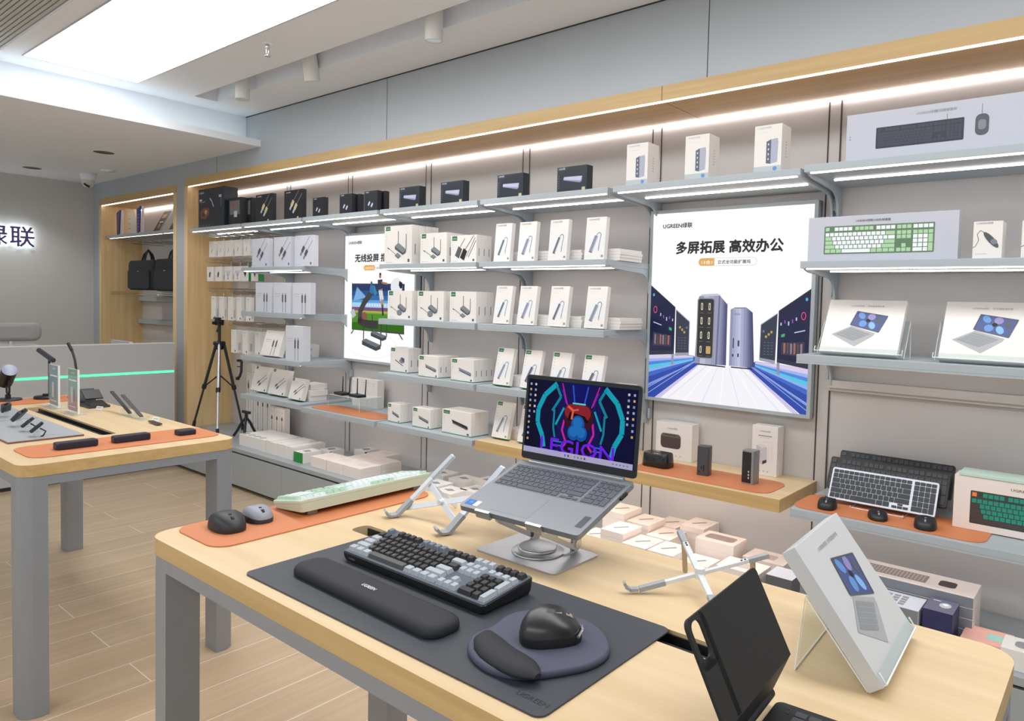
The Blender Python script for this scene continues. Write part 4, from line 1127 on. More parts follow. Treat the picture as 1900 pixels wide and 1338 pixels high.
MB(TM(0, -.0292, 0)).rrect(-.008, .03, -.002, .045, .002, INK).rrect(.004, .02, .01, .05, .002, INK).rrect(-.017, .012, -.012, .024, .002, INK).build('ports', t)
t = thing('tower_dock', 'silver edged tower dock with a glossy black front, right on the oak shelf', 'dock', TM(-1.305, 3.01, .7335, -4), 'tower docks on the oak shelf')
MB().prism(rr(.056, .062, .006, 3), 0, .15, mat('grey_aluminium', '9a9ca2', .35, metal=.6), 'z', True).build('body', t)
m = MB(TM(-.004, -.0315, 0)).rrect(-.022, .006, .022, .144, .004, GLOSS)
for i in range(3):
    m.rrect(.008, .025 + .014 * i, .014, .033 + .014 * i, .001, INKL, 2); m.rrect(-.012, .02 + .03 * i, -.006, .04 + .03 * i, .002, DARK, 2)
m.build('front_panel', t)
# ---------------------------------------------------------------- keyboards
def kcol(g, f):
    return f(g)
_kc = {}
def keymesh(w, h, hh, tp, m, leg=None, lm=None):
    k = (round(w, 5), round(h, 5), hh, m.name, leg, tp)
    if k not in _kc:
        b = MB()
        r0 = rr(w, h, .0012, 1); r1 = rr(w - 2 * tp, h - 2 * tp, .002, 2)
        r0 = rr(w, h, .0015, 2)
        b.loft([[(x, y, 0) for x, y in r0], [(x, y + tp * .25, hh) for x, y in r1]], m, True, False)
        if leg and lm:
            b.M = Matrix.Translation((0, 0, hh)) @ Matrix.Rotation(-pi / 2, 4, 'X')
            b.txt(leg, -.0035, -.002, .0058, lm, 1)
        _kc[k] = b.mesh('keycap')
    return _kc[k]
LET = {}
for r_, st in enumerate(('1234567890', 'QWERTYUIOP', 'ASDFGHJKL', 'ZXCVBNM')):
    for i, ch in enumerate(st):
        LET[((1, 1.5, 1.75, 2.25)[r_] + i, 1.3 + r_)] = ch
def keys(parent, W, D, z, hh, tp, colf, gap=.0012, rest=None, legm=None, layout=KB104, one=False, name='keycap', org=(0, 0), base=Matrix()):
    # keys fill W x D centred on org, row 0 at +y
    sx = W / max(k[0] + k[2] for k in layout); sy = D / max(k[1] + k[3] for k in layout)
    rs = MB()
    for x, y, a, b_, g in layout:
        w, h = a * sx - gap, b_ * sy - gap
        cx, cy = org[0] - W / 2 + (x + a / 2) * sx, org[1] + D / 2 - (y + b_ / 2) * sy
        m = colf(g)
        if one or (rest and g in rest):
            o = keymesh(w, h, hh, tp, m)
            rs.M = base @ Matrix.Translation((cx, cy, z))
            rs.add([v.co[:] for v in o.vertices], [tuple(p.vertices) for p in o.polygons], m)
        else:
            lg = LET.get((x, y)) if legm else None
            o = inst(name, keymesh(w, h, hh, tp, m, lg, legm(g) if legm else None), parent)
            o.matrix_local = base @ Matrix.Translation((cx, cy, z))
    if rs.v:
        o = rs.build('keycaps' if one else 'function_keycaps', parent)
        if not one:
            o['kind'] = 'stuff'
def _kc96():
    o = []
    A = lambda x, y, w=1, h=1, g='a': o.append((x, y, w, h, g))
    for i in range(15):
        A(i, 0, 1, .72, 'a')
    for i in range(13):
        A(i, .75)
    A(13, .75, 2)
    A(0, 1.75, 1.5)
    for i in range(12):
        A(1.5 + i, 1.75)
    A(13.5, 1.75, 1.5); A(0, 2.75, 1.75)
    for i in range(11):
        A(1.75 + i, 2.75)
    A(12.75, 2.75, 2.25); A(0, 3.75, 2.25)
    for i in range(10):
        A(2.25 + i, 3.75)
    A(12.25, 3.75, 2.75)
    for i in range(4):
        A(i, 4.75); A(15.4 + i, 0, 1, .72)
    A(4, 4.75, 5)
    for i in range(2):
        A(9 + 1.25 * i, 4.75, 1.25)
    for i in range(3):
        A(11.9 + 1.03 * i, 5.2, 1, .55)
    A(12.93, 4.75, 1, .42)
    for r_ in range(4):
        for i in range(3):
            if r_ or 1:
                A(15.4 + i, .75 + r_)
    A(18.4, .75); A(18.4, 1.75, 1, 2); A(18.4, 3.75, 1, 2); A(15.4, 4.75, 2); A(17.4, 4.75)
    return o
KB96 = _kc96()
KEYD = mat('key_charcoal', '33363b', .5, noise=.03, nscale=300)
KBLK = mat('key_black', '34373d', .35, noise=.05, nscale=300)
KEYB = mat('key_slate', '2c3038', .5, noise=.03, nscale=300)
def slabkb(lb, W, D, th, M, body, keym, one, group=None, rad=.008, lay=KB104):
    t = thing('keyboard', lb, 'keyboard', M, group)
    MB().prism(rr(W, D, rad, 3), 0, th, body).build('case', t)
    keys(t, W - .012, D - .014, th, .0022, .0006, lambda g: keym, .0014 if lay is KB96 else .0022, ('f1', 'f2'), None, lay, one)
    return t
leather('leather_mat', (.70, .27), TM(-.715, 3.0, .7055), 'orange leather mat on the lowest right shelf with keyboards', .06)
def propped(x, y, z, tilt, rz=0):
    return TM(x, y, z, rz, tilt)
slabkb('rear black keyboard standing tallest at the back of the low shelf', .45, .14, .018, propped(-.75, 3.20, .833, 62), BLACK, KBLK, True, 'black keyboards on the low shelf')
slabkb('black keyboard standing between the white keyboard and the rear one', .465, .14, .018, propped(-.762, 3.135, .812, 62), BLACK, KBLK, True, 'black keyboards on the low shelf')
slabkb('white framed keyboard with dark keys propped on the low shelf', .41, .137, .008, propped(-.762, 3.068, .785, 62), mat('keyboard_white', 'd9e0ea', .35), KEYB, False, None, .008, KB96)
t = thing('acrylic_easel', 'clear acrylic easel propping the white keyboard on the orange mat', 'display stand', TM(-.762, 3.02, .7085))
for s_ in (-.1, .1):
    MB().tube([(s_, -.03, .014), (s_, -.03, .002), (s_, .10, .002), (s_, .058, .07)], .0022, ACR_E, 6).build('bar', t)
MB().tube([(-.1, -.01, .002), (.1, -.01, .002)], .002, ACR_E, 6).build('crossbar', t)
def mouse(lb, M, L_=.105, W_=.062, H_=.036, top=BLACK, side=None, wheel=INKG, group=None, asym=0.):
    t = thing('mouse', lb, 'mouse', M, group)
    side = side or top
    rings = []
    n = 28
    def outline(s_, dz=0):
        o = []
        for i in range(n):
            a = 2 * pi * i / n
            ex = abs(cos(a)) ** .8 * (1 if cos(a) > 0 else -1); ey = abs(sin(a)) ** .75 * (1 if sin(a) > 0 else -1)
            o.append((ex * L_ / 2 * s_, ey * W_ / 2 * s_ * (1 - .06 * ex)))
        return o
    def hz(x, y):
        u = x / (L_ / 2)
        return max(.25, 1 - .32 * max(0, u) ** 1.5 - .28 * max(0, -u) ** 2.2) * (1 + asym * y / W_)
    lv = [(1.0, 0.), (1.01, .22), (.985, .42)]
    lo = [[(x, y, H_ * h_ * hz(x, y)) for x, y in outline(s_)] for s_, h_ in lv]
    MB().loft(lo, side).build('base', t)
    hi = [(.985, .42), (.95, .62), (.85, .82), (.68, .94), (.42, 1.0), (.15, 1.02)]
    up = [[(x, y, H_ * h_ * hz(x, y)) for x, y in outline(s_)] for s_, h_ in hi]
    MB().loft(up, top).build('shell', t)
    zt_ = H_ * .93 * hz(L_ * .3, 0)
    MB().cyl((L_ * .28, -.003, zt_ - .004), (L_ * .28, .003, zt_ - .004), .009, None, wheel, 14).build('scroll_wheel', t)
    MB().box(L_ * .08, L_ * .17, -.0035, .0035, H_ * 1.0 * hz(L_ * .12, 0) - .004, H_ * 1.0 * hz(L_ * .12, 0) + .0008, wheel, .0005).build('button', t)
    return t
mouse('black wired mouse with a coiled cable at the left end of the low orange mat', TM(-.94, 2.945, .7085, -80), .108, .074, .040)
MB().tube([(-.955 + .02 * sin(a), 3.03 + .018 * cos(a * 1.0) + .004 * sin(3 * a), .7125 + .012 + .01 * sin(2 * a)) for a in (i * .35 for i in range(40))], .0026, BLACK, 6).build('coiled_cable', None, 'black coiled mouse cable lying behind the left mouse on the low orange mat', 'cable')
mouse('flat black mouse in the middle of the low orange mat', TM(-.74, 2.935, .7085, -70), .108, .072, .031)
mouse('round black mouse at the right of the low orange mat, beside the teal keyboard box', TM(-.57, 2.935, .7085, -80), .11, .078, .042)
put('keyboard_box', carton('teal', .46, .2, .10, a_teal, WHITEW), -.495 + .23, 3.025, .7087, 'pale box picturing a teal keyboard at the right end of the low shelf')
put('keyboard_box', carton('tealtop', .45, .012, .11, None, mat('carton_mint', 'bfd8cc', .4)), -.495 + .24, 3.022, .9095, 'thin mint carton lying on the teal keyboard box', rz=0)
# ---------------------------------------------------------------- hanging boxes left of the cable bay
PEGM = mat('peg_chrome', 'c9c4be', .2, metal=.9)
def rail(z, lb, x0=-6.55, x1=-5.64):
    MB().box(x0, x1, YW - .016, YW - .001, z - .012, z + .012, mat('rail_bronze', 'a08d7e', .4, metal=.3), .002).build('hook_rail', None, lb, 'rail', 'hook rails behind the hanging boxes')
rows = ((2.022, 'top'), (1.80, 'second'), (1.545, 'third'), (1.262, 'lowest'))
for z, n in rows:
    rail(z, n + ' thin rail holding hooks and hanging boxes beside the oak lining')
pegs = []
for i, (x, k) in enumerate(((-6.345, 'u'), (-6.19, 'u'), (-6.05, 'u'), (-5.89, 'u'), (-5.745, 'u'))):
    pegs.append((x, 1.845, .10, .137, .06, 'a' + k, a_peg(k), 0, 'small hanging white box with a grey plug', 2.022))
for i, (x, k) in enumerate(((-6.375, 'b'), (-6.222, 'b'), (-6.052, 'f'), (-5.89, 'f'), (-5.765, 'k'), (-5.61, 'k'))):
    pegs.append((x, 1.635, .115, .125, .05, 'b' + k, a_peg(k), 0, {'b': 'hanging white box with a brown holder', 'f': 'hanging white box with a fan of violet ties', 'k': 'hanging white box with a black clip'}[k], 1.80))
for x in (-6.31, -6.165, -6.01, -5.865, -5.71):
    pegs.append((x, 1.303, .085, .20, .03, 's', a_slim, 0, 'tall slim hanging white box in the third hanging row', 1.545))
for x in (-5.95, -5.76, -5.56):
    pegs.append((x, 1.03, .085, .195, .06, 'l', a_slim, 0, 'tall hanging white box in the lowest hanging row', 1.262))
cnt = {}
for x, z, w_, h_, d_, key, art, rz, nm, zr in pegs:
    tot = sum(1 for p in pegs if p[8] == nm); i = cnt.get(nm, 0); cnt[nm] = i + 1
    me = carton('peg' + key, w_, h_, d_, art, WHITE, side=(lambda m, D, H: m.rect(0, 0, D, H, GREENB, 1)) if key == 'bk' else s_label)
    pos = {5: ('leftmost', 'second from left', 'middle', 'second from right', 'rightmost'), 2: ('left', 'right'), 3: ('left', 'middle', 'right')}[tot][i]
    t = put('hanging_box', me, x, 2.985, z, nm + ', ' + pos + ' of ' + {5: 'five', 2: 'two', 3: 'three'}[tot], group=nm)
    MB().tube([(0, d_ * .5, h_ + .004), (0, d_ * .5, h_ + .022), (0, d_ * .5 + .004, h_ + .028)], .0016, PEGM, 5).box(-.02, .02, d_ * .5 - .002, d_ * .5 + .002, h_ - .001, h_ + .018, ACR).build('hang_tab', t)
    t['category'] = 'box'
    k = thing('hook', 'chrome hook holding the ' + nm.replace('tall hanging', 'tall').replace(' hanging', '') + ', ' + pos, 'hook', TM(x, YW - .016, zr), 'chrome display hooks')
    MB().tube([(0, 0, 0), (0, -.1, -.001), (0, 2.96 - YW + .016, .0), (0, 2.945 - YW + .016, .012)], .0028, PEGM, 6).build('arm', k)
    MB().tube([(.0, .0, .0), (0, -.015, .022), (0, 2.965 - YW + .02, .028), (0, 2.945 - YW + .016, .026)], .0022, PEGM, 6).build('label_arm', k)
# tall cable cartons standing behind the tripod and the lowest cable shelf
tc = carton('longcable', .072, .60, .05, a_longcable, WHITE)
tc2 = carton('longcable2', .072, .40, .05, a_longcable, WHITE)
ts = carton('longcable3', .072, .27, .05, a_longcable, WHITEW)
for i in range(2):
    put('cable_box', tc, -6.03 + .082 * i, 3.16, .3225, ('left', 'right')[i] + ' tallest slim white cable carton behind the tripod', group='tallest slim cable cartons')
for i in range(3):
    put('cable_box', tc2, -5.83 + .078 * i, 3.14, .3225, ('left', 'middle', 'right')[i] + ' middle-height slim white cable carton under the lowest cable shelf', group='middle slim cable cartons')
for i in range(3):
    put('cable_box', ts, -5.585 + .078 * i, 3.13, .3225, ('left', 'middle', 'right')[i] + ' shortest slim white cable carton under the lowest cable shelf', group='shortest slim cable cartons')
# ---------------------------------------------------------------- tripods
ANTH = mat('anthracite_tube', '3b3c3e', .35, metal=.4)
t = thing('tripod', 'tall black camera tripod standing on the base cabinet by the oak lining', 'tripod', TM(-6.21, 2.99, .3225))
def leg(ft, m, p):
    top = Vector((0, 0, .775)) + Vector((ft[0], ft[1], 0)).normalized() * .035
    f = Vector((ft[0], ft[1], .02)); k = top.lerp(f, .52)
    l = MB().cyl(top, k, .0125, .0125, m, 12).build('leg', p)
    MB().cyl(k + (f - k).normalized() * -.02, k + (f - k).normalized() * .018, .019, .019, BLACK, 12).build('leg_lock', l)
    MB().cyl(k, f, .0095, .0095, m, 10).build('lower_leg', l)
    MB().cyl(f + (k - f).normalized() * .05, f - Vector((0, 0, .0155)), .013, .016, BLACK2, 10).build('foot', l)
    MB().tube([tuple(k), tuple(k.lerp(Vector((0, 0, .52)), .5) - Vector((0, 0, .01))), (0, 0, .5)], .006, BLACK, 6).build('brace', p)
leg((-.31, -.08), ANTH, t)
leg((.24, -.13), SILVER, t)
leg((.07, .18), ANTH, t)
MB().lathe([(0, .79), (.045, .79), (.05, .78), (.05, .762), (.034, .75), (.03, .72), (0, .72)], BLACK, n=20).box(-.06, .06, -.012, .012, .755, .775, BLACK, .003).build('collar', t)
MB().cyl((0, 0, .36), (0, 0, .93), .013, .013, ANTH, 14).build('center_column', t)
m = MB().box(-.045, .045, -.035, .035, .985, .998, BLACK, .003).box(-.035, .03, -.028, .028, .93, .985, BLACK, .008).cyl((-.02, -.05, .95), (-.02, .04, .95), .014, None, BLACK, 12)
m.build('pan_head', t)
MB().cyl((.02, -.01, .945), (.13, -.08, .885), .007, .010, BLACK2, 10).build('pan_handle', t)
t = thing('phone_clamp', 'black phone clamp arm hanging beside the tripod', 'clamp', TM(-5.97, 3.06, .80))
MB().tube([(-.055, 0, .155), (.0, 0, .158), (.012, 0, .15), (.006, 0, .06), (-.02, 0, .02), (-.055, 0, .0)], .011, BLACK2, 8).build('arm', t)
MB().box(-.055, .004, -.008, .008, .10, .108, BLACK, .002).cyl((-.055, -.012, 0), (-.055, .012, 0), .014, None, BLACK, 12).build('jaw', t)
t = thing('mini_tripod', 'small black flexible tripod standing on the base cabinet right of the tall tripod', 'tripod', TM(-5.76, 3.0, .3225))
for fx, fy in ((-.13, -.04), (.06, -.05), (.02, .09)):
    MB().tube([(0, 0, .175), (fx * .3, fy * .3, .14), (fx * .75, fy * .75, .05), (fx, fy, .012)], .011, BLACK2, 8).build('leg', t)
MB().cyl((0, 0, .165), (0, 0, .21), .014, .012, BLACK, 12).build('ball_head', t)
MB().box(-.06, .06, -.01, .01, .21, .232, BLACK, .004).build('phone_mount', t)
# ---------------------------------------------------------------- bag niche
t = thing('wall_shelf', 'grey lit shelf inside the bag niche carrying trophies', 'shelf', TM(-7.74, YW, 2.113), 'shelves of the bag niche')
MB().box(-.86, .86, -.36, -.005, -.028, 0, SHELFM, .0015).build('board', t)
for a, b_ in ((-.82, -.26), (-.22, .45), (.5, .84)):
    MB().box(a, b_, -.34, -.325, -.0289, -.0275, LEDS).build('led', t)
for z in (1.46, 1.215):
    MB().box(-8.595, -6.88, YW - .05, YW - .001, z - .03, z + .02, SHELFM, .002).build('wall_rail', None, ('upper' if z > 1.3 else 'lower') + ' grey rail on the back of the bag niche', 'rail')
t = thing('bag_bracket', 'thin steel bracket of two rods under the bags in the niche', 'rail', TM(-7.7, YW - .05, 1.50))
for dz in (0, .02):
    MB().tube([(-.85, 0, dz), (-.85, -.28, dz), (.78, -.28, dz), (.78, 0, dz)], .004, PEGM, 6).build('rod', t)
t = thing('hanging_rod', 'steel hanging rods above the two bags in the niche', 'rail', TM(-7.7, YW - .006, 2.02))
for x in (-.35, -.05, .15, .35, .6):
    MB().tube([(x, 0, .0), (x, -.3, .0), (x, -.315, .015)], .004, PEGM, 6).build('rod', t)
BAG = mat('black_nylon', '22252b', .75, noise=.1, nscale=90, bump=.3)
def bag(x, W_, H_, lb, z):
    t = thing('laptop_bag', lb, 'bag', TM(x, 3.03, z), 'black bags hanging in the niche')
    rings = []
    for y, s_ in ((-.06, .94), (-.045, 1), (.045, 1), (.06, .94)):
        rings.append([(px * s_, y, H_ / 2 + pz * s_) for px, pz in rr(W_, H_, .045, 4)])
    MB().loft(rings, BAG, True, False).build('body', t)
    MB().loft([[(px, y, H_ * .36 + pz) for px, pz in rr(W_ * .86, H_ * .62, .03, 4)] for y in (-.06, -.078)], BAG, True, False).build('front_pocket', t)
    MB().box(-.015, .02, -.0795, -.078, H_ * .62, H_ * .635, INKL).build('name_tag', t)
    for s_ in (-1, 1):
        MB().tube([(s_ * .03 + .05, -.05, H_ - .02), (s_ * .025 + .05, -.03, H_ + .06), (.05 + .0 * s_, .0, H_ + .105), (s_ * -.02 + .05, .03, H_ + .06), (s_ * -.03 + .05, .05, H_ - .02)], .01, BAG, 6).build('handle', t)
    return t
bag(-7.83, .60, .30, 'left black laptop bag hanging in the oak bag niche', 1.545)
bag(-7.22, .55, .31, 'right black laptop bag in the niche, cut off by the oak edge', 1.54)
AWB = mat('award_blue', '2a3f8f', .25); AWP = mat('award_violet', '45406e', .3); CRYS = glassy('crystal', 'eef2f4', .03, .3); PLQ = mat('plaque_brown', '5a3d30', .3); GOLDM = mat('award_gold', 'c29a5b', .3, metal=.6)
for i, (x, mm, h_, lb) in enumerate(((-8.32, AWP, .26, 'violet folded award plaque at the left of the niche shelf'), (-7.81, AWB, .27, 'blue folded award plaque in the middle of the niche shelf'))):
    t = thing('award', lb, 'award', TM(x, 2.97, 2.1135, 0), 'awards on the niche shelf')
    m = MB().prism([(-.06, 0), (-.01, .02), (.02, h_), (-.07, h_ * .9)], -.012, .0, mm, 'y')
    for k in range(5):
        m.rect(-.035, .06 + .03 * k, -.02, .066 + .03 * k, INKL, 36)
    m.build('plaque', t)
    MB().prism([(.02, 0), (.05, 0), (.055, h_ * .97), (.025, h_)], .0, .012, mat('award_pale', 'd9d6e6', .3), 'y').build('back_sheet', t)
t = thing('award', 'clear crystal tower award between the two folded plaques', 'award', TM(-8.05, 2.98, 2.1135), 'awards on the niche shelf')
MB().prism([(-.05, 0), (.05, 0), (.045, .16), (.03, .21), (0, .245), (-.03, .225), (-.045, .16)], -.02, .02, CRYS, 'y').build('crystal', t)
for z in (.05, .1, .15):
    MB(TM(0, -.0205, 0)).rect(-.02, z, .02, z + .008, INKG).build('engraving', t)
for x, lb in ((-7.38, 'leaning brown and gold award plaque right of the blue one'), (-7.03, 'brown award plaque half hidden by the oak edge of the niche')):
    t = thing('award', lb, 'award', TM(x, 2.96, 2.1145, 0, -18), 'awards on the niche shelf')
    m = MB().prism([(-.10, 0), (.03, 0), (.12, .2), (.0, .2)], -.006, .006, PLQ, 'y')
    m.M = TM(0, -.0061, 0)
    m.pl([(-.01, .13), (.08, .13), (.1, .17), (.01, .17)], GOLDM).ell(0, .05, .03, .025, GOLDM).pl([(-.02, .085), (.06, .085), (.065, .097), (-.015, .097)], WINK)
    m.build('plaque', t)
    MB().prism([(.03, 0), (.05, 0), (.14, .2), (.12, .2)], -.006, .006, CRYS, 'y').build('crystal_edge', t)
# ---------------------------------------------------------------- boxes on the base cabinets
zc = .3225
for i in range(4):
    me = carton('pileA', .082, .09, .27, None, WHITE, top=(lambda m, W, D: m.pl([(.1 * W, .1 * D), (.5 * W, .06 * D), (.9 * W, .2 * D), (.5 * W, .24 * D)], INKG)))
    put('small_box', me, -5.50 + .084 * i, 2.83, zc, ORD[i] + ' from the left of the pictured white boxes beside the mini tripod', group='white boxes beside the mini tripod')
for i in range(6):
    me = carton('pileB%d' % (i % 3), .066 + .006 * (i % 3), .095 + .004 * (i % 2), .27 - .02 * (i % 2), None, WHITE, top=(lambda m, W, D: m.rect(.86 * W, .02 * D, .94 * W, .98 * D, INKL)))
    put('small_box', me, -5.155 + .0735 * i, 2.818 + .004 * (i % 2), zc, ORD[i] + ' upright box of the long pile under the cable shelf', group='white upright boxes of the long pile', rz=(0, 1, -1)[i % 3])
m = MB().box(-.058, .058, 0, .15, 0, .075, WHITE).box(-.0585, .0585, -.001, .0, .0, .075, GREENB)
m.M = TM(-.058, 0, .075) @ Matrix.Rotation(-pi / 2, 4, 'X')
m.pl([(.03, .05), (.09, .04), (.1, .08), (.04, .1)], INKG)
put('small_box', m.mesh('carton'), -4.66, 2.815, zc, 'white box with a bright green end on the base cabinet')
for i, (x, y, lb) in enumerate(((-4.60, 2.985, 'white box with a black badge behind the green-ended box'), (-4.42, 3.16, 'white box with a black badge at the back near the wall'))):
    put('small_box', carton('pileD', .12, .075, .13, None, WHITE, top=(lambda m, W, D: m.pl([(.2 * W, .4 * D), (.7 * W, .2 * D), (.8 * W, .6 * D), (.4 * W, .75 * D)], INKG)), side=(lambda m, D, H: m.rect(.06 * D, .3 * H, .2 * D, .9 * H, INK))), x, y, zc, lb, group='white boxes with a black badge')
k = 0
for i, x in enumerate((-4.40, -4.205, -4.012)):
    for j in range(2):
        for lv in range(2):
            if j == 1 and i == 0:
                continue
            put('flat_box', carton('pileC', .19, .037, .168, None, WHITEW, top=(lambda m, W, D: m.rect(.25 * W, .3 * D, .75 * W, .7 * D, mat('print_blush', 'e6d5cb', .5)))), x, 2.812 + .171 * j, zc + .0375 * lv,
                ('lower', 'upper')[lv] + ' flat white box in the low pile, ' + ('front', 'back')[j] + ' ' + ('left', 'middle', 'right')[i], group='flat white boxes of the low pile')
for lv in range(2):
    put('flat_box', carton('pileC', .19, .037, .168), -4.205, 3.154, zc + .0375 * lv, ('lower', 'upper')[lv] + ' flat white box at the wall side of the low pile', group='flat white boxes of the low pile')
def t_shape(m, W, D):
    m.pl([(.2 * W, .4 * D), (.55 * W, .3 * D), (.75 * W, .5 * D), (.4 * W, .65 * D)], INKG)
for i, (x, y, h_) in enumerate(((-3.28, 2.84, .08), (-3.11, 2.80, .075), (-3.20, 3.0, .095), (-3.02, 2.92, .075), (-3.42, 3.02, .09), (-3.05, 3.06, .10))):
    put('small_box', carton('pileE%d' % i, .15, h_, .14, None, WHITE, top=t_shape, base=GREEN if i in (1, 3) else None), x, y, zc, ORD[i] + ' small white box seen behind the left laptop stand', group='small white boxes behind the left laptop stand')
def t_hub(m, W, D):
    m.pl([(.25 * W, .35 * D), (.35 * W, .3 * D), (.72 * W, .66 * D), (.62 * W, .72 * D)], INKG)
    m.ln([(.68 * W, .7 * D), (.85 * W, .76 * D), (.86 * W, .6 * D), (.6 * W, .3 * D)], .003, INKL)
def t_bar(m, W, D):
    m.rrect(.12 * W, .25 * D, .88 * W, .75 * D, .02, mat('print_mauve_grey', '9b8d8b', .5))
hb = [(-2.02, 2.74, 2), (-1.88, 2.745, 4), (-2.00, 2.93, 5), (-1.86, 2.94, 4), (-1.74, 2.72, 3), (-1.60, 2.72, 3), (-1.72, 2.90, 3), (-1.63, 3.07, 4), (-1.79, 3.08, 3), (-1.46, 2.74, 2)]
pn = ('beside the laptop corner', 'under the laptop front corner', 'behind the laptop corner', 'right behind the laptop', 'left of the white X stand', 'in front of the white X stand', 'behind the white X stand', 'at the wall behind the X stand', 'at the wall beside the upright strip', 'right under the X stand arm')
for i, (x, y, n_) in enumerate(hb):
    for k in range(n_):
        put('hub_box', carton('hubpile', .13, .03, .165, None, WHITEW, top=t_hub, base=GREEN if False else None), x, y + .02, zc + .0305 * k, '%s hub box from the bottom, pile %s' % (ORD[k], pn[i]), group='hub boxes piled on the cabinet under the oak shelf')
for i, (x, y, n_) in enumerate(((-1.44, 2.95, 3), (-1.26, 2.80, 2), (-1.22, 2.98, 2))):
    for k in range(n_):
        put('drive_box', carton('barpile%d' % (i > 0), .19, .042, .14, None, WHITEW, top=t_bar if i == 0 else (lambda m, W, D: m.rrect(.3 * W, .25 * D, .7 * W, .7 * D, .01, mat('print_mauve_pale', 'c4b5b1', .5)))), x, y, zc + .0425 * k, ('bottom', 'second', 'top')[k] + ' box of the pile picturing ' + ('a dark bar', 'a pale drive, nearer the table', 'a pale drive, nearer the wall')[i], group='drive boxes piled under the oak shelf')
GRYF = mat('grey_carton_side', '7f848c', .4, noise=.03, nscale=20)
def t_kb(m, W, D):
    m.rrect(.07 * W, .25 * D, .66 * W, .75 * D, .004, mat('print_taupe', '8d807d', .5))
    for i in range(22):
        m.rect((.08 + .0262 * i) * W, .28 * D, (.0835 + .0262 * i) * W, .72 * D, WHITEW, 2)
    for i in range(1, 5):
        m.rect(.07 * W, (.25 + .1 * i) * D, .66 * W, (.26 + .1 * i) * D, WHITEW, 2)
    m.rrect(.74 * W, .3 * D, .86 * W, .7 * D, .015, BROWN)
for k in range(4):
    put('keyboard_set_box', carton('kbpile', .50, .040, .17, None, WHITEW, top=t_kb, front=GRYF), -.647, 2.93, zc + .0406 * k, ORD[k] + ' from the bottom of the long boxes picturing a keyboard and mouse on the cabinet', group='long keyboard set boxes on the cabinet')
def t_kb2(m, W, D):
    for i in range(9):
        for j in range(4):
            m.rect((.30 + .065 * i) * W, (.16 + .18 * j) * D, (.35 + .065 * i) * W, (.3 + .18 * j) * D, INKG)
for k in range(2):
    put('keyboard_box', carton('kbpile2', .43, .06, .14, None, COOLW, top=t_kb2, front=GRYF), -.762, 2.775, zc + .0605 * k, ('lower', 'upper')[k] + ' pale keyboard box in front of the long keyboard set boxes', group='pale keyboard boxes on the cabinet')
def t_cam(m, W, D):
    m.rect(0, 0, W, D, mat('print_navy_grey', '6c6a80', .3)); m.ell(.62 * W, .55 * D, .2 * W, .2 * D, INKL, 2); m.ell(.62 * W, .6 * D, .1 * W, .07 * D, WINK, 3); m.rect(.15 * W, .8 * D, .4 * W, .84 * D, WINK, 2)
for k in range(4):
    put('camera_box', carton('campile', .096, .033, .13, None, mat('indigo_carton', '2c2f5c', .3), top=t_cam), -.488, 2.79, zc + .0335 * k, ORD[k] + ' from the bottom of the dark blue boxes stacked behind the table corner', group='dark blue boxes behind the table corner')
put('pink_box', carton('pinkbox', .15, .05, .14, None, mat('pink_carton', 'f0b7a8', .4), top=(lambda m, W, D: m.rect(.5 * W, .3 * D, .9 * W, .7 * D, mat('print_aqua', 'a9d9cb', .4)))), -.345, 2.83, zc, 'pink box with an aqua patch behind the table corner')
put('mouse_box', carton('whitepile', .09, .07, .12, None, WHITE, top=(lambda m, W, D: m.rrect(.4 * W, .25 * D, .85 * W, .75 * D, .02, INKG))), -.247, 2.79, zc, 'white box picturing a grey mouse, rightmost behind the table corner')
put('dark_box', carton('darkpile', .11, .10, .12, None, mat('grey_black_carton', '5b5c60', .4), top=(lambda m, W, D: m.rect(0, 0, W, D, COOLW))), -1.075, 2.80, zc, 'dark sided box behind the leaning tablet box on the cabinet')
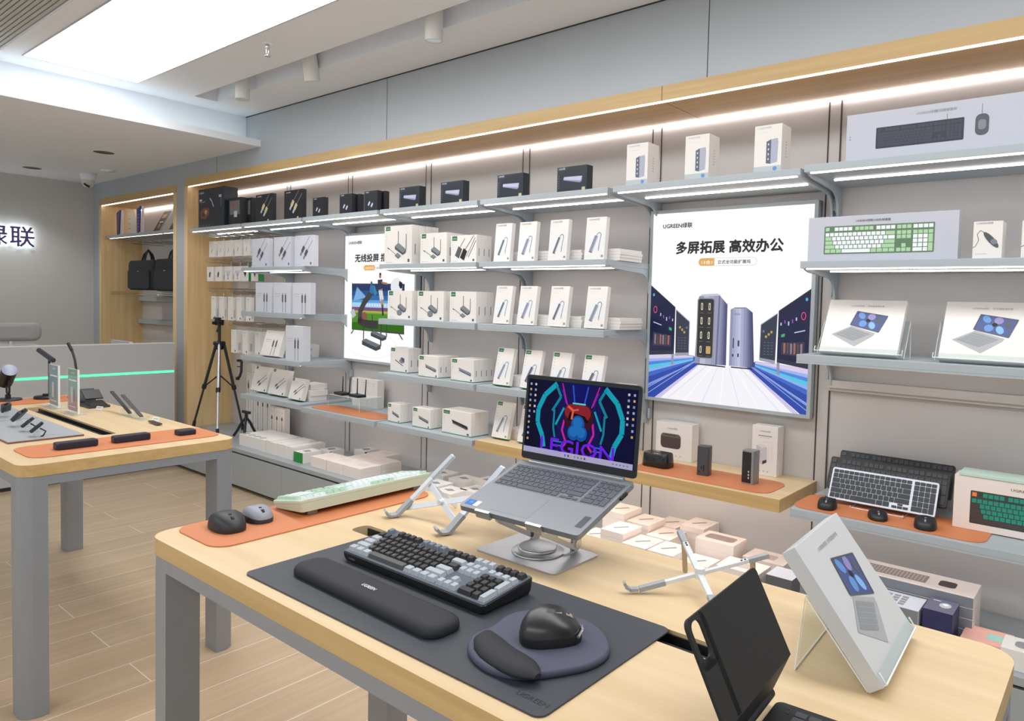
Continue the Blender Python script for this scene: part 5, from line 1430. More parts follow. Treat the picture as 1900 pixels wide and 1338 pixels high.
# ---------------------------------------------------------------- the two display tables
TT = .905
def table(x0, x1, y0, y1, sx0, sx1, sy0, sy1, lb, right_end=True):
    t = thing('display_table', lb, 'table', TM(x0, y0, 0), 'oak display tables')
    W, D = x1 - x0, y1 - y0
    o = rr(W, D, .055, 6, W / 2, D / 2)
    i = rr(sx1 - sx0, sy1 - sy0, .02, 6, (sx0 + sx1) / 2 - x0, (sy0 + sy1) / 2 - y0)
    MB().ring(o, i, .863, TT, OAK_X, 'z', OAK_EDGE).build('tabletop', t)
    MB().ring(rr(W - .004, D - .004, .053, 6, W / 2, D / 2), rr(W - .14, D - .14, .004, 6, W / 2, D / 2), .829, .863, LEGM).build('apron', t)
    m = MB().box(sx0 - x0 - .01, sx1 - x0 + .01, sy0 - y0 - .01, sy1 - y0 + .01, .838, .846, BLACK)
    for a, b_ in ((sy0 - y0 - .01, sy0 - y0), (sy1 - y0, sy1 - y0 + .01)):
        m.box(sx0 - x0 - .01, sx1 - x0 + .01, a, b_, .846, .8625, BLACK)
    m.box(sx0 - x0, sx1 - x0, .0005 + sy1 - y0 - .0045, sy1 - y0 - .0005, .846, .898, BLACK).box(sx0 - x0, sx1 - x0, sy0 - y0 + .0005, sy0 - y0 + .004, .846, .893, BLACK)
    m.box(sx0 - x0 + .03, sx1 - x0 - .03, sy0 - y0 + .012, sy1 - y0 - .012, .846, .886, BLACK2, .003)
    m.build('cable_slot', t)
    for lx in (0, 1):
        for ly in (0, 1):
            w_, d_, r_ = .10, .082, .05
            q = [(0, r_)] + [(r_ - r_ * cos(R(a)), r_ - r_ * sin(R(a))) for a in (15, 30, 45, 60, 75, 90)] + [(w_, 0), (w_, d_), (0, d_)]
            q = [((W - .002 - x) if lx else x + .002, (D - .002 - y) if ly else y + .002) for x, y in q]
            if lx != ly:
                q = q[::-1]
            MB().prism(q, 0.001, .829, LEGM).build('leg', t)
    return t
table(-1.918, -.13, .744, 1.503, -1.585, -.46, 1.106, 1.162, 'light oak display table with rounded corners in the foreground')
table(-4.87, -2.96, .742, 1.503, -4.44, -3.40, 1.138, 1.20, 'light oak display table at the left, nearer the reception counter')
def chaikin(p, n=2):
    for _ in range(n):
        p = [q for a, b_ in zip(p, p[1:] + p[:1]) for q in ((a[0] * .75 + b_[0] * .25, a[1] * .75 + b_[1] * .25), (a[0] * .25 + b_[0] * .75, a[1] * .25 + b_[1] * .75))]
    return p
def scaled(p, s_, z, dx=0, dy=0):
    cx = sum(q[0] for q in p) / len(p); cy = sum(q[1] for q in p) / len(p)
    return [(cx + (x - cx) * s_ + dx, cy + (y - cy) * s_ + dy, z) for x, y in p]
def inset(p, d, z):
    n = len(p); o = []
    for i in range(n):
        a, b_ = Vector(p[i - 1]), Vector(p[(i + 1) % n])
        t_ = (b_ - a).normalized()
        o.append((p[i][0] - t_.y * d, p[i][1] + t_.x * d, z))
    return o
# ---- black desk mat and what lies on it
MATB = mat('black_desk_mat', '393d45', .5, noise=.08, nscale=500, bump=.2)
RUB = mat('dark_fabric', '23252c', .7, noise=.06, nscale=500, bump=.15)
z1 = TT + .0005
t = thing('desk_mat', 'large black desk mat under the black keyboard on the foreground table', 'mat', TM(-1.068, .966, z1, .4))
MB().prism(rr(.846, .382, .018, 5), 0, .003, MATB).build('sheet', t)
MB(TM(.35, -.165, .003, 0, -90)).txt('UGREEN', 0, 0, .016, mat('embossed_black', '22242a', .4), 1, 'l', 0, .062).build('embossed_mark', t)
z2 = z1 + .0032
# keyboard
t = thing('keyboard', 'black and grey full size keyboard on the black desk mat', 'keyboard', TM(-1.172, .960, z2, 0))
CASEK = mat('keyboard_case_black', '15171c', .4)
PLATE = mat('keyboard_plate_slate', '525b66', .45, noise=.03, nscale=300)
W_, D_ = .458, .146
tl = math.atan2(.016, D_)
cs = MB()
cs.loft([[(x * s_, D_ / 2 + (y * s_t), zz + (y + D_ / 2) * k) for x, y in rr(W_, D_, .008, 3)] for s_, s_t, zz, k in ((.975, .96, .002, .0), (.99, .98, .006, .03), (1, 1, .014, .109), (1, 1, .019, .109), (.994, .985, .021, .109))], CASEK, True, False)
c = cs.build('case', t)
MB().loft([[(x, D_ / 2 + y, zz + (y + D_ / 2) * .109) for x, y in rr(W_ - .004, D_ - .004, .007, 3)] for zz in (.0205, .0222)], PLATE, True, False).build('top_plate', t)
GB, GL, GD = mat('keycap_black', '26262a', .5, noise=.04, nscale=300), mat('keycap_light_grey', 'a9b0b8', .5, noise=.02, nscale=300), mat('keycap_slate', '6d7783', .5, noise=.02, nscale=300)
def kf(g):
    return {'a': GB, 'f1': GB, 'f3': GB, 'num': GB, 'np0': GB, 'n0': GB, 'bs': GB, 'f2': GD, 'esc': GD, 'bk': GL, 'sp': mat('keycap_space_grey', '4b4d50', .5)}.get(g, GL)
LEGD = mat('legend_tan', 'c3a68c', .5); LEGG = mat('legend_grey', '4d5560', .5)
keys(t, W_ - .014, D_ - .016, 0, .0085, .0028, kf, .0014, ('f1', 'f2'), lambda g: LEGD, KB104, False, 'keycap', (0, 0), TM(0, D_ / 2, .0222 + D_ / 2 * .109, 0, math.degrees(math.atan(.109))))
for s_ in (-1, 1):
    MB().box(s_ * .19 - .012, s_ * .19 + .012, .115, .135, -.0006, .012, BLACK2, .001).box(s_ * .19 - .012, s_ * .19 + .012, .01, .018, -.0006, .004, BLACK2).build('foot', t)
MB(TM(-.205, -.0003 + .0015, .008)).txt('UGREEN', 0, 0, .006, INKG, 4, wid=.024).build('brand_mark', c)
# wrist rest
t = thing('wrist_rest', 'long padded black wrist rest in front of the black keyboard', 'wrist rest', TM(-1.175, .871, z2, -1))
MB().loft([[(x * a, y * b_, zz) for x, y in rr(.478, .084, .03, 6)] for a, b_, zz in ((.99, .95, 0), (1, 1, .004), (1, 1, .009), (.995, .97, .015), (.98, .88, .020), (.95, .68, .0228), (.88, .4, .0240))], RUB).build('pad', t)
MB(TM(-.02, -.008, .0244, 0, -90)).txt('UGREEN', 0, 0, .0135, WINK, 1, 'l', .018, .042).build('brand_mark', t)
# mouse pad with gel rest
PADM = mat('indigo_mouse_pad', '4a4c60', .65, noise=.05, nscale=500)
PO = [(-.886, .927), (-.903, .981), (-.887, 1.026), (-.847, 1.053), (-.785, 1.066), (-.732, 1.053), (-.685, 1.016), (-.666, .980), (-.668, .934), (-.690, .892), (-.709, .862), (-.735, .832), (-.775, .815), (-.824, .820), (-.866, .842), (-.888, .872), (-.893, .903)]
PO = [(x + .775, y - .94) for x, y in chaikin(PO)]
t = thing('mouse_pad', 'rounded indigo mouse pad with a black gel wrist rest on the desk mat', 'mouse pad', TM(-.775, .94, z2))
rev = PO[::-1]
MB().loft([inset(rev, .002, 0), inset(rev, -.0005, .003), inset(rev, 0, .008), inset(rev, .002, .0115), inset(rev, .004, .0125)], PADM).build('base', t)
SPN = [(-.870, .898), (-.857, .882), (-.835, .868), (-.812, .858), (-.786, .852), (-.760, .849), (-.738, .847), (-.720, .845), (-.706, .844)]
rg = []
for i, (x, y) in enumerate(SPN):
    p, q = Vector(SPN[max(i - 1, 0)]), Vector(SPN[min(i + 1, len(SPN) - 1)])
    d = (q - p).normalized(); n = Vector((-d.y, d.x))
    k = (.35, .75, .95, 1, 1, 1, .9, .65, .25)[i]
    rg.append([(x + .775 + n.x * .030 * k * cos(R(a)), y - .94 + n.y * .030 * k * cos(R(a)), .0115 + .0165 * (k ** .6) * sin(R(a)) ** .8) for a in (0, 12, 25, 45, 65, 90, 115, 135, 155, 168, 179.9)])
MB().loft(rg, RUB).build('gel_rest', t)
mt = mouse('tall sculpted black ergonomic mouse on the indigo mouse pad', TM(-.774, .957, z2 + .013, 50), .110, .074, .049, mat('satin_black_mouse', '25272a', .32), mat('matte_black_mouse', '1a1b1d', .5), CHROME, None, .45)
for o in mt.children:
    pass
MB().tube([(.042, -.034, .016), (.053, -.018, .02), (.0555, .0, .02)], .003, CHROME, 6).build('silver_trim', mt)
MB().tube([(-.047, -.016, .011), (-.0535, .0, .011), (-.049, .014, .011)], .002, CHROME, 6).build('silver_trim', mt)
# ---- orange mat with two mice and the mint keyboard
leather('leather_mat', (.235, .68), TM(-1.795, 1.142, z1), 'orange leather mat under the mint keyboard on the foreground table', .05)
z3 = z1 + .003
mouse('larger black mouse on the orange mat at the left corner of the foreground table', TM(-1.815, .897, z3, -8), .124, .080, .041, mat('matte_charcoal', '25272a', .5), None, INK)
mouse('smaller mouse with a grey top beside the black one on the orange mat', TM(-1.828, .986, z3, -6), .108, .066, .036, mat('mouse_blue_grey', '8d919e', .45), mat('mouse_dark_side', '33343a', .5), INK)
MINTC = mat('mint_case', 'c7d4c0', .45, noise=.01, nscale=50); KW, KM = mat('keycap_white', 'dfe8ea', .45), mat('keycap_mint', 'b5d0bd', .45)
t = thing('keyboard', 'mint and white keyboard with raised back on the orange mat', 'keyboard', TM(-1.893, 1.296, z3 + .0008, -90, 5.5))
MB().loft([[(x * s_, D_ / 2 + y * s_, zz + (y + D_ / 2) * k) for x, y in rr(.462, D_, .009, 3)] for s_, zz, k in ((.975, .0, .0), (.985, .006, .04), (1, .014, .08), (1, .0205, .08), (.994, .0222, .08))], MINTC, True, False).build('case', t)
MB().loft([[(x * 1.001, D_ / 2 + y * 1.002, zz + (y + D_ / 2) * .08) for x, y in rr(.462, D_, .009, 3)] for zz in (.0138, .0143)], mat('mint_seam', '7f8c80', .5), False, False).build('seam', t)
keys(t, .448, D_ - .014, 0, .0085, .0026, lambda g: KM if g in ('esc', 'f2', 'mod', 'bk', 'np1', 'np2', 'nav', 'arr') else KW, .0014, ('f1', 'f2'), None, KB104, False, 'keycap', (0, 0), TM(0, D_ / 2, .0222 + D_ / 2 * .08, 0, math.degrees(math.atan(.08))))
for s_ in (-1, 1):
    MB(TM(s_ * .185, .128, .006, 0, -5.5)).box(-.014, .014, -.004, .004, -.0185, .0, mat('foot_grey', '8f938f', .5), .001).build('foot', t)
# ---- laptop on its stand
LPG = mat('laptop_grey', '8a8e93', .38, metal=.35, noise=.02, nscale=300); LPK = mat('laptop_key', '50545c', .5); LPD = mat('laptop_bezel', '14161c', .35)
LM = Matrix.Translation((-1.103, 1.445, 1.086)) @ Euler((.298, .004, .046)).to_matrix().to_4x4()
t = thing('laptop', 'grey open laptop with a neon wallpaper on the swivel stand', 'laptop', LM)
bs = MB().prism(rr(.357, .25, .010, 4, 0, -.125), -.013, 0, LPG).build('base', t)
MB().box(-.168, .172, -.131, -.022, .0, .0004, mat('laptop_well', '6f7379', .45)).build('key_well', bs)
keys(bs, .334, .104, .0004, .0016, .0004, lambda g: LPK, .0022, None, None, KB96, False, 'key', (.002, -.0765))
MB().box(-.088, .027, -.236, -.146, 0, .0003, mat('touchpad_grey', '868a90', .42)).build('touchpad', bs)
m = MB(TM(0, 0, .0001, 0, -90)).rect(-.170, -.238, -.143, -.216, mat('sticker_blue', '1f6fc0', .3)).rect(-.143, -.238, -.128, -.216, mat('sticker_white', 'dfe8e4', .3)).rect(-.160, -.230, -.150, -.222, SKYB, 2)
m.build('stickers', bs)
MB(TM(0, 0, .0001, 0, -90)).rect(.150, -.222, .168, -.176, mat('badge_grey', '5d6066', .3, metal=.4)).build('badge', bs)
MB().box(-.145, .15, -.009, .003, -.002, .007, mat('hinge_cover', 'aab0b6', .3, metal=.5), .002).build('hinge', t)
MB().box(.178, .184, -.075, -.045, -.010, -.004, BLACK).build('cable_plug', bs)
ld = MB(TM(0, .002, .002, 0, -21.5)).prism(rr(.357, .226, .008, 4, 0, .117), -.0005, .0055, LPD, 'y').build('lid', t)
MB(TM(0, .002, .002, 0, -21.5)).prism(rr(.358, .227, .009, 4, 0, .117), .0055, .0068, LPG, 'y').build('lid_cover', t)
def SP_(c):
    return mat('screen_' + c, c, .35, emit=SCREEN_E, spec=.08)
m = MB(TM(0, .0014, .002, 0, -21.5))
sx, sy, sw, sh = -.171, .024, .342, .196
U = lambda x, y: (sx + sw * x, sy + sh * y)
m.rect(*U(0, 0), *U(1, 1), SP_('090b33'), 0)
for x0, x1, c in ((0, .12, '0a0a26'), (.3, .7, '101250'), (.42, .58, '15176a')):
    m.rect(*U(x0, .08), *U(x1, 1), SP_(c), 1)
CY, MG, PU, BL = '139db4', 'c81f9e', '6a1fe0', '2f58c0'
for f in (0, 1):
    F = (lambda x, y: U(1 - x, y)) if f else (lambda x, y: U(x, y))
    m.ln([F(.28, .97), F(.17, .80), F(.115, .60), F(.115, .42), F(.17, .25), F(.19, .10)], .014, SP_(CY), 2)
    m.ln([F(.27, .96), F(.325, .80), F(.25, .60)], .0075, SP_('0f7f98'), 2); m.ln([F(.27, .62), F(.27, .38), F(.29, .25)], .006, SP_('0f7f98'), 2); m.ln([F(.36, .66), F(.29, .42)], .006, SP_(CY), 2)
    m.ln([F(.33, .98), F(.39, .70)], .003, SP_(MG), 2); m.ln([F(.335, .90), F(.375, .72)], .002, SP_('7a2ad0'), 2); m.ln([F(.43, .97), F(.455, .74)], .004, SP_(BL), 2)
    m.ln([F(.37, .50), F(.355, .36), F(.40, .20), F(.36, .13)], .006, SP_(MG), 3); m.ln([F(.40, .62), F(.37, .48)], .004, SP_('d02a86'), 3)
    m.ln([F(.26, .20), F(.36, .20)], .003, SP_('1e7fc0'), 3); m.ln([F(.27, .15), F(.35, .15)], .003, SP_('1e7fc0'), 3)
    for i in range(11 if not f else 8):
        m.rect(F(.028, .1)[0] - .003, U(0, .93 - .075 * i)[1] - .003, F(.028, .1)[0] + .003, U(0, .93 - .075 * i)[1] + .003, SP_(('9fa8c8', 'c9a860', '7f8fb0')[i % 3]), 3)
        if i < 6:
            m.rect(F(.075, .1)[0] - .003, U(0, .93 - .075 * i)[1] - .003, F(.075, .1)[0] + .003, U(0, .93 - .075 * i)[1] + .003, SP_(('c8ccd8', '8f9fc0')[i % 2]), 3)
# generic glossy visor and blue shapes
m.pl(rr(sw * .27, sh * .34, .03, 6, *U(.5, .56)), SP_('3a0c1e'), 4); m.pl(rr(sw * .24, sh * .2, .02, 6, *U(.49, .62)), SP_('8a1f2a'), 5); m.pl([U(.42, .62), U(.56, .58), U(.6, .5), U(.4, .5)], SP_('12060e'), 6)
m.ln([U(.4, .69), U(.45, .64), U(.44, .52)], .006, SP_('e0614a'), 7); m.ln([U(.45, .64), U(.5, .66)], .004, SP_('e0614a'), 7); m.ln([U(.44, .735), U(.56, .735)], .004, SP_('5fd0d0'), 7)
for x, y, r_ in ((.5, .47, .021), (.465, .35, .019), (.535, .35, .019)):
    m.ell(*U(x, y), r_, r_ * 1.05, SP_('164f9c'), 7); m.ell(*U(x, y + .015), r_ * .72, r_ * .72, SP_('1d6cb8'), 8)
m.pl([U(.42, .27), U(.58, .27), U(.62, .08), U(.38, .08)], SP_('0a0716'), 5)
m.txt('LEGION', *U(.165, .055), .052, SP_(PU), 8, 'l', .018, sw * .67)
m.rect(*U(0, 0), *U(1, .075), SP_('aba6c8'), 10)
for i, c in enumerate(('2f6fd0', '4a5068', 'd09a50', '7a86a8', '9f6a60', '6a7aa0', '8a2f3f')):
    m.rect(*U(.40 + .03 * i, .022), *U(.414 + .03 * i, .052), SP_(c), 11)
for i in range(5):
    m.rect(*U(.83 + .03 * i, .03), *U(.842 + .03 * i, .045), SP_('6a6888'), 11)
m.build('screen', ld)
# swivel stand
t = thing('laptop_stand', 'silver swivel laptop stand with a square base under the open laptop', 'laptop stand', TM(-1.105, 1.305, z1))
MB().prism(rr(.25, .176, .014, 5), 0, .0035, SILVER).build('base_plate', t)
MB().lathe([(0, .0035), (.064, .0035), (.065, .006), (.063, .0075), (0, .0075)], SILVER, (0, .005, 0), 48).prism(rr(.14, .05, .008, 3, 0, .047), .0036, .0074, SILVER).build('turntable', t)
MB().lathe([(0, .0075), (.047, .0075), (.048, .012), (.0455, .0155), (.044, .015), (0, .0148)], SILVER, (-.005, .007, 0), 48).build('swivel_disc', t)
for s_ in (-1, 1):
    x = s_ * .068 + .0
    a, b_ = Vector((.068, .022)), Vector((-.058, .088))
    d = (b_ - a).normalized(); n = Vector((-d.y, d.x)); L_ = (b_ - a).length
    sp = lambda r_, e: [tuple(a + d * (e * cos(u_) * 0) + (d * (-cos(u_) * r_) + n * (-sin(u_) * r_))) for u_ in (R(-90 + 15 * i) for i in range(13))] + [tuple(b_ + d * (cos(u_) * r_) + n * (sin(u_) * r_)) for u_ in (R(-90 + 15 * i) for i in range(13))]
    o = sp(.0165, 0)
    a0, b0 = a, b_
    a, b_ = a0 + d * .024, b0 - d * .06
    i_ = sp(.005, 0)
    MB().ring(o, i_, x - .004, x + .004, SILVER, 'x').build('arm', t)
    MB().cyl((x - .007, a0.x, a0.y), (x + .007, a0.x, a0.y), .0105, None, CHROME, 20).cyl((x - .007, b0.x, b0.y), (x + .007, b0.x, b0.y), .0095, None, CHROME, 20).build('pivot', t)
    MB().box(x - .006 * s_ - .004, x - .006 * s_ + .004, .056, .08, .006, .026, SILVER, .001).build('hinge_block', t)
iv = t.matrix_world.inverted() @ LM
m = MB(iv)
m.ring(rr(.24, .205, .012, 4, 0, -.135), rr(.12, .11, .01, 4, 0, -.13), -.0172, -.0136, SILVER)
m.build('tray', t)
for x in (-.095, .06):
    MB(iv).prism([(-.24, -.0172), (-.256, -.0165), (-.258, .0035), (-.2515, .0045), (-.251, -.0136), (-.24, -.0137)], x - .022, x + .022, SILVER, 'x').build('front_lip', t)
    MB(iv).box(x - .021, x + .021, -.2515, -.2505, -.013, .003, BLACK2).build('lip_pad', t)
# ---- two folding stands
def bar(m, a, b_, w, th, mt_, up=(0, 0, 1)):
    a, b_ = Vector(a), Vector(b_)
    d = (b_ - a).normalized(); s_ = d.cross(Vector(up)).normalized(); n = s_.cross(d)
    vs_ = [tuple(p + s_ * (i * w / 2) + n * (j * th / 2)) for p in (a, b_) for i, j in ((-1, -1), (1, -1), (1, 1), (-1, 1))]
    m.add(vs_, [(0, 3, 2, 1), (4, 5, 6, 7), (0, 1, 5, 4), (1, 2, 6, 5), (2, 3, 7, 6), (3, 0, 4, 7)], mt_)
    return m
SIL = mat('grey_silicone', '9da2a8', .6)
def arm_stand(o, F, T, wide, lb, sil_up):
    arms = []
    for f, tp in zip(F, T):
        f, tp = Vector(f), Vector(tp); d = (tp - f).normalized(); h_ = Vector((d.x, d.y, 0)).normalized()
        a = bar(MB(), f + d * .0, tp, wide, .007, ALUW).build('arm', o)
        bar(MB(), f - d * .002, f + d * .055, wide + .002, .0095, SIL).build('foot_pad', a)
        e = f - h_ * .004
        p = [e + Vector((0, 0, .0)), e - h_ * .016 + Vector((0, 0, -.001)), e - h_ * .025 + Vector((0, 0, .004)), e - h_ * .030 + Vector((0, 0, .013))]
        m = MB()
        for u, v in zip(p, p[1:]):
            bar(m, u, v + (v - u) * .15, wide + .002, .006, SIL)
        m.build('front_hook', a)
        if sil_up:
            bar(MB(), f + d * .135, tp - d * .004, wide + .0015, .0085, mat('silicone_pale', 'b3bcc6', .55)).build('grip_pad', a)
        else:
            bar(MB(), tp - d * .045, tp, wide + .0015, .009, SIL).build('grip_pad', a)
            for q in (.052, .06):
                bar(MB(), tp - d * (q + .001), tp - d * (q - .003), .004, .0092, INK).build('rivet', a)
        arms.append((f, tp, d))
    return arms
t = thing('laptop_stand', 'folded-out pale aluminium stand left of the laptop with two tall rails', 'laptop stand', TM(-1.45, 1.30, z1), 'folding aluminium stands')
og = Vector((-1.45, 1.30, z1))
F = [Vector((-1.583, 1.262, .912)) - og, Vector((-1.368, 1.257, .912)) - og]
T = [Vector((-1.510, 1.402, 1.069)) - og, Vector((-1.312, 1.402, 1.067)) - og]
arm_stand(t, F, T, .027, '', True)
mid = [f.lerp(q, .56) for f, q in zip(F, T)]
ce = Vector((-.025, .045, .022))
for k in (0, 1):
    a = mid[k] - Vector((0, 0, .006)); e = F[1 - k] + (T[1 - k] - F[1 - k]) * .13 + Vector((0, .004, -.004))
    bar(MB(), a, e, .015, .005, ALUW, (0, -1, .4)).build('strut', t)
    bar(MB(), mid[k] - Vector((0, 0, .008)), Vector((mid[k].x + (.012 if k == 0 else -.012), .135, .004)), .011, .004, ALUW, (1, 0, .2)).build('rear_leg', t)
c1 = (mid[0] + F[1] + (T[1] - F[1]) * .13) / 2; c2 = (mid[1] + F[0] + (T[0] - F[0]) * .13) / 2
MB().cyl(c1 - Vector((0, .012, .002)), c2 + Vector((0, .012, -.002)), .007, None, ALUW, 12).build('pivot', t)
t = thing('laptop_stand', 'white X shaped aluminium stand between the laptop and the tablet case', 'laptop stand', TM(-.69, 1.35, z1), 'folding aluminium stands')
og = Vector((-.69, 1.35, z1))
F = [Vector((-.785, 1.267, .915)) - og, Vector((-.60, 1.262, .915)) - og]
T = [Vector((-.582, 1.452, .988)) - og, Vector((-.797, 1.452, .992)) - og]
ar = arm_stand(t, F, T, .012, '', False)
MB().cyl((0, .0, .034), (0, .0, .056), .011, None, ALUW, 16).build('pivot', t)
for f, q, d in ar:
    k = q - d * .035
    bar(MB(), k - Vector((0, 0, .004)), Vector((k.x, k.y + .012, .002)), .010, .006, mat('leg_champagne', 'b5a68f', .4, metal=.4), (0, 1, 0)).build('rear_leg', t)
# ---- black tablet keyboard case
LEA = mat('black_case_leather', '121315', .6, noise=.08, nscale=600, bump=.15)
t = thing('tablet_keyboard_case', 'open black tablet keyboard case with a camera cutout at the front edge', 'tablet case', TM(-.3645, .80, z1, 93.4))
zf = .99 - z1
o = [(x * 1, z) for x, z in ((0.0, 0), (.25, 0), (.25, .128), (.248, .134), (.242, .136), (.010, .136), (.003, .133), (0, .126))]
def rect_ring(n, cx, cz, w, h, r):
    return rr(w, h, r, n, cx, cz)
pan = MB(TM(0, 0, zf, 0, -26.7))
hx, hz_, hw, hh = .0235, .106, .029, .048
# panel split round the camera cutout
pan.ring(rr(.052, .066, .012, 5, .026, .103), rr(hw, hh, .011, 5, hx, hz_), 0, .0045, LEA, 'y')
pan.box(.040, .25 - .010, 0, .0045, .0, .136, LEA).box(.0, .052, 0, .0045, 0, .082, LEA).box(.24, .25, 0, .0045, 0, .126, LEA)
pan.prism([(.24 + .010 * cos(R(a)), .126 + .010 * sin(R(a))) for a in range(0, 91, 15)] + [(.24, .126)], 0, .0045, LEA, 'y')
pan.build('cover_panel', t)
MB(TM(0, 0, zf, 0, 21.5)).box(0, .25, 0, .005, -.066, .001, LEA, .0015).build('lower_flap', t)
MB().cyl((.02, .028, .018), (.245, .028, .018), .0085, None, BLACK2, 16).build('hinge_bar', t)
b = MB().prism(rr(.25, .178, .012, 4, .125, -.072), .0, .007, LEA).build('keyboard_base', t)
MB().box(.012, .238, -.118, -.014, .007, .0074, mat('case_key_well', '141518', .6)).build('key_well', b)
R5 = [(i, r_, 1, 1, 'a') for r_ in range(4) for i in range(13)] + [(0, 4, 1, 1, 'a'), (1, 4, 1, 1, 'a'), (2, 4, 1.3, 1, 'a'), (3.3, 4, 5, 1, 'a'), (8.3, 4, 1.3, 1, 'a'), (9.6, 4, 1.1, 1, 'a'), (10.7, 4, 1.1, 1, 'a'), (11.8, 4, 1.2, 1, 'a')]
keys(b, .222, .100, .0074, .0018, .0005, lambda g: mat('case_key', '3f4248', .5), .0022, None, None, R5, False, 'key', (.125, -.066))
MB().box(.09, .16, -.158, -.124, .007, .0073, BLACK2).build('touchpad', b)
MB().box(.222, .231, -.009, -.003, .007, .0076, DARK).cyl((.236, -.004, .007), (.236, -.004, .0076), .002, None, DARK, 8).build('indicator', b)
# ---- leaning tablet box on an acrylic stand
an = math.degrees(1.625); le = math.degrees(.659)
bx_ = Vector((-.275, 1.176, .9225)) + Vector((cos(1.625), sin(1.625), 0)) * .131
inst('tablet_case_box', carton('frontbox', .262, .243, .027, a_tablet, mat('satin_white_carton', 'ccced0', .3)), None, 'large white box picturing a tablet case, leaning on clear acrylic at the right', 'box', None, TM(*bx_, an, -le))
bk = bx_ + Vector((-sin(1.625), cos(1.625), 0)) * (.027 * cos(.659))
holder(TM(bk.x, bk.y, z1, an), le, .165, .027, .255, 'clear acrylic easel carrying the large leaning box at the right of the foreground table')
# ---------------------------------------------------------------- things on the left display table
leather('leather_mat', (.265, .69), TM(-3.195, 1.15, z1), 'orange leather mat with power banks at the near end of the left table', .06)
leather('leather_mat', (.24, .72), TM(-4.70, 1.14, z1), 'orange leather mat under the lamps at the far end of the left table', .05)
GMAT = mat('grey_board', 'a2a6ac', .5, noise=.02, nscale=100); BRED = mat('board_edge_brown', '7b5348', .5)
for x, lb in ((-3.715, 'nearer grey display board with small adapters on the left table'), (-4.30, 'farther grey display board with adapters on the left table')):
    t = thing('display_board', lb, 'board', TM(x, .955, z1), 'grey display boards')
    MB().box(-.285, .285, -.13, .13, 0, .006, BRED).build('edge', t)
    MB().box(-.285, .285, -.13, .13, .006, .0085, GMAT, .0008).build('top', t)
NVB = mat('power_bank_navy', '1d1f33', .4, noise=.03, nscale=300)
for y, l_, lb in ((.978, .142, 'nearest long dark power bank on the orange mat of the left table'), (1.172, .136, 'middle long dark power bank on the orange mat of the left table'), (1.385, .072, 'short dark power bank farthest along the orange mat of the left table')):
    t = thing('power_bank', lb, 'power bank', TM(-3.178, y, z1 + .003, 90), 'dark power banks on the orange mat')
    h_ = .026 if l_ > .1 else .02; w_ = .05 if l_ > .1 else .062
    MB().loft([[(x * s_, y_ * s_, z) for x, y_ in rr(l_, w_, .012, 4)] for s_, z in ((.96, 0), (1, .004), (1, h_ - .004), (.965, h_))], NVB, True, False).build('body', t)
    MB().box(-l_ / 2 + .012, l_ / 2 - .012, -.012, .012, h_, h_ + .0004, mat('power_bank_top', '3a3b44', .25)).build('top_panel', t)
DKM = mat('dark_slate_plastic', '2f343d', .4, noise=.03, nscale=300)
for x, y, s_, rz, lb in ((-3.80, .955, 1.0, 20, 'largest dark adapter on a clear post, nearer grey board'), (-3.645, .945, .75, 30, 'middle dark adapter on a clear post, nearer grey board'), (-3.49, .935, .75, 40, 'smallest dark adapter on a clear post, near the board corner'),
                         (-4.12, .985, .9, -10, 'dark adapter on a clear post, farther grey board, right one'), (-4.26, .94, .9, 15, 'dark adapter with cables on a clear post, farther grey board, left one')):
    t = thing('adapter', lb, 'adapter', TM(x, y, z1 + .0086, rz), 'small dark adapters on clear posts')
    MB().box(-.009, .009, -.009, .009, 0, .026 * s_, ACR).box(-.02, .02, -.014, .014, 0, .003, ACR).build('clear_post', t)
    MB(TM(0, 0, .05 * s_, 0, 20, -38)).box(-.032 * s_, .032 * s_, -.021 * s_, .021 * s_, -.009 * s_, .009 * s_, DKM, .003 * s_).build('body', t)
    MB(TM(0, 0, .05 * s_, 0, 20, -38)).box(-.044 * s_, -.032 * s_, -.012 * s_, .012 * s_, -.004 * s_, .004 * s_, CHROME, .001).box(.032 * s_, .041 * s_, -.008 * s_, .008 * s_, -.003 * s_, .003 * s_, BLACK).build('plug', t)
    if s_ < .8:
        MB().tube([(.02 * s_, 0, .045 * s_), (.05 * s_, .0, .03 * s_), (.035 * s_, .0, .004), (.02 * s_, 0, .0)], .003, BLACK, 6).build('cable', t)
t = thing('desk_lamp', 'slim black desk lamp with a tilted bar head on the left table', 'lamp', TM(-4.75, 1.32, z1 + .003), 'black lamps on the left table')
MB().lathe([(0, 0), (.058, 0), (.06, .006), (.058, .014), (0, .015)], BLACK).build('base', t)
MB().lathe([(0, .015), (.013, .015), (.013, .024), (0, .024)], BLACK, (-.02, .0, 0), 16).build('dial', t)
MB().cyl((-.02, .02, .014), (-.02, .02, .22), .006, None, BLACK, 12).build('pole', t)
MB(TM(-.02, .02, .222, 0, 0, 0)).cyl((-.105, -.02, .042), (.05, .005, -.008), .0135, None, DKM, 14).build('head', t)
t = thing('desk_lamp', 'black lamp with a short tilted cylinder head in a bracket, far left', 'lamp', TM(-4.79, 1.155, z1 + .003), 'black lamps on the left table')
MB().lathe([(0, 0), (.062, 0), (.064, .004), (.06, .009), (0, .01)], DKM).build('base', t)
m = MB().cyl((0, 0, .008), (0, 0, .032), .013, None, BLACK, 14)
for s_ in (-1, 1):
    m.tube([(0, 0, .03), (s_ * .022, 0, .04), (s_ * .026, 0, .06), (s_ * .026, 0, .11)], .005, BLACK, 8)
m.build('bracket', t)
m = MB(TM(-.012, 0, .13, 0, 0, 52)).cyl((0, 0, -.062), (0, 0, .062), .036, None, BLACK, 28)
m.build('head', t)
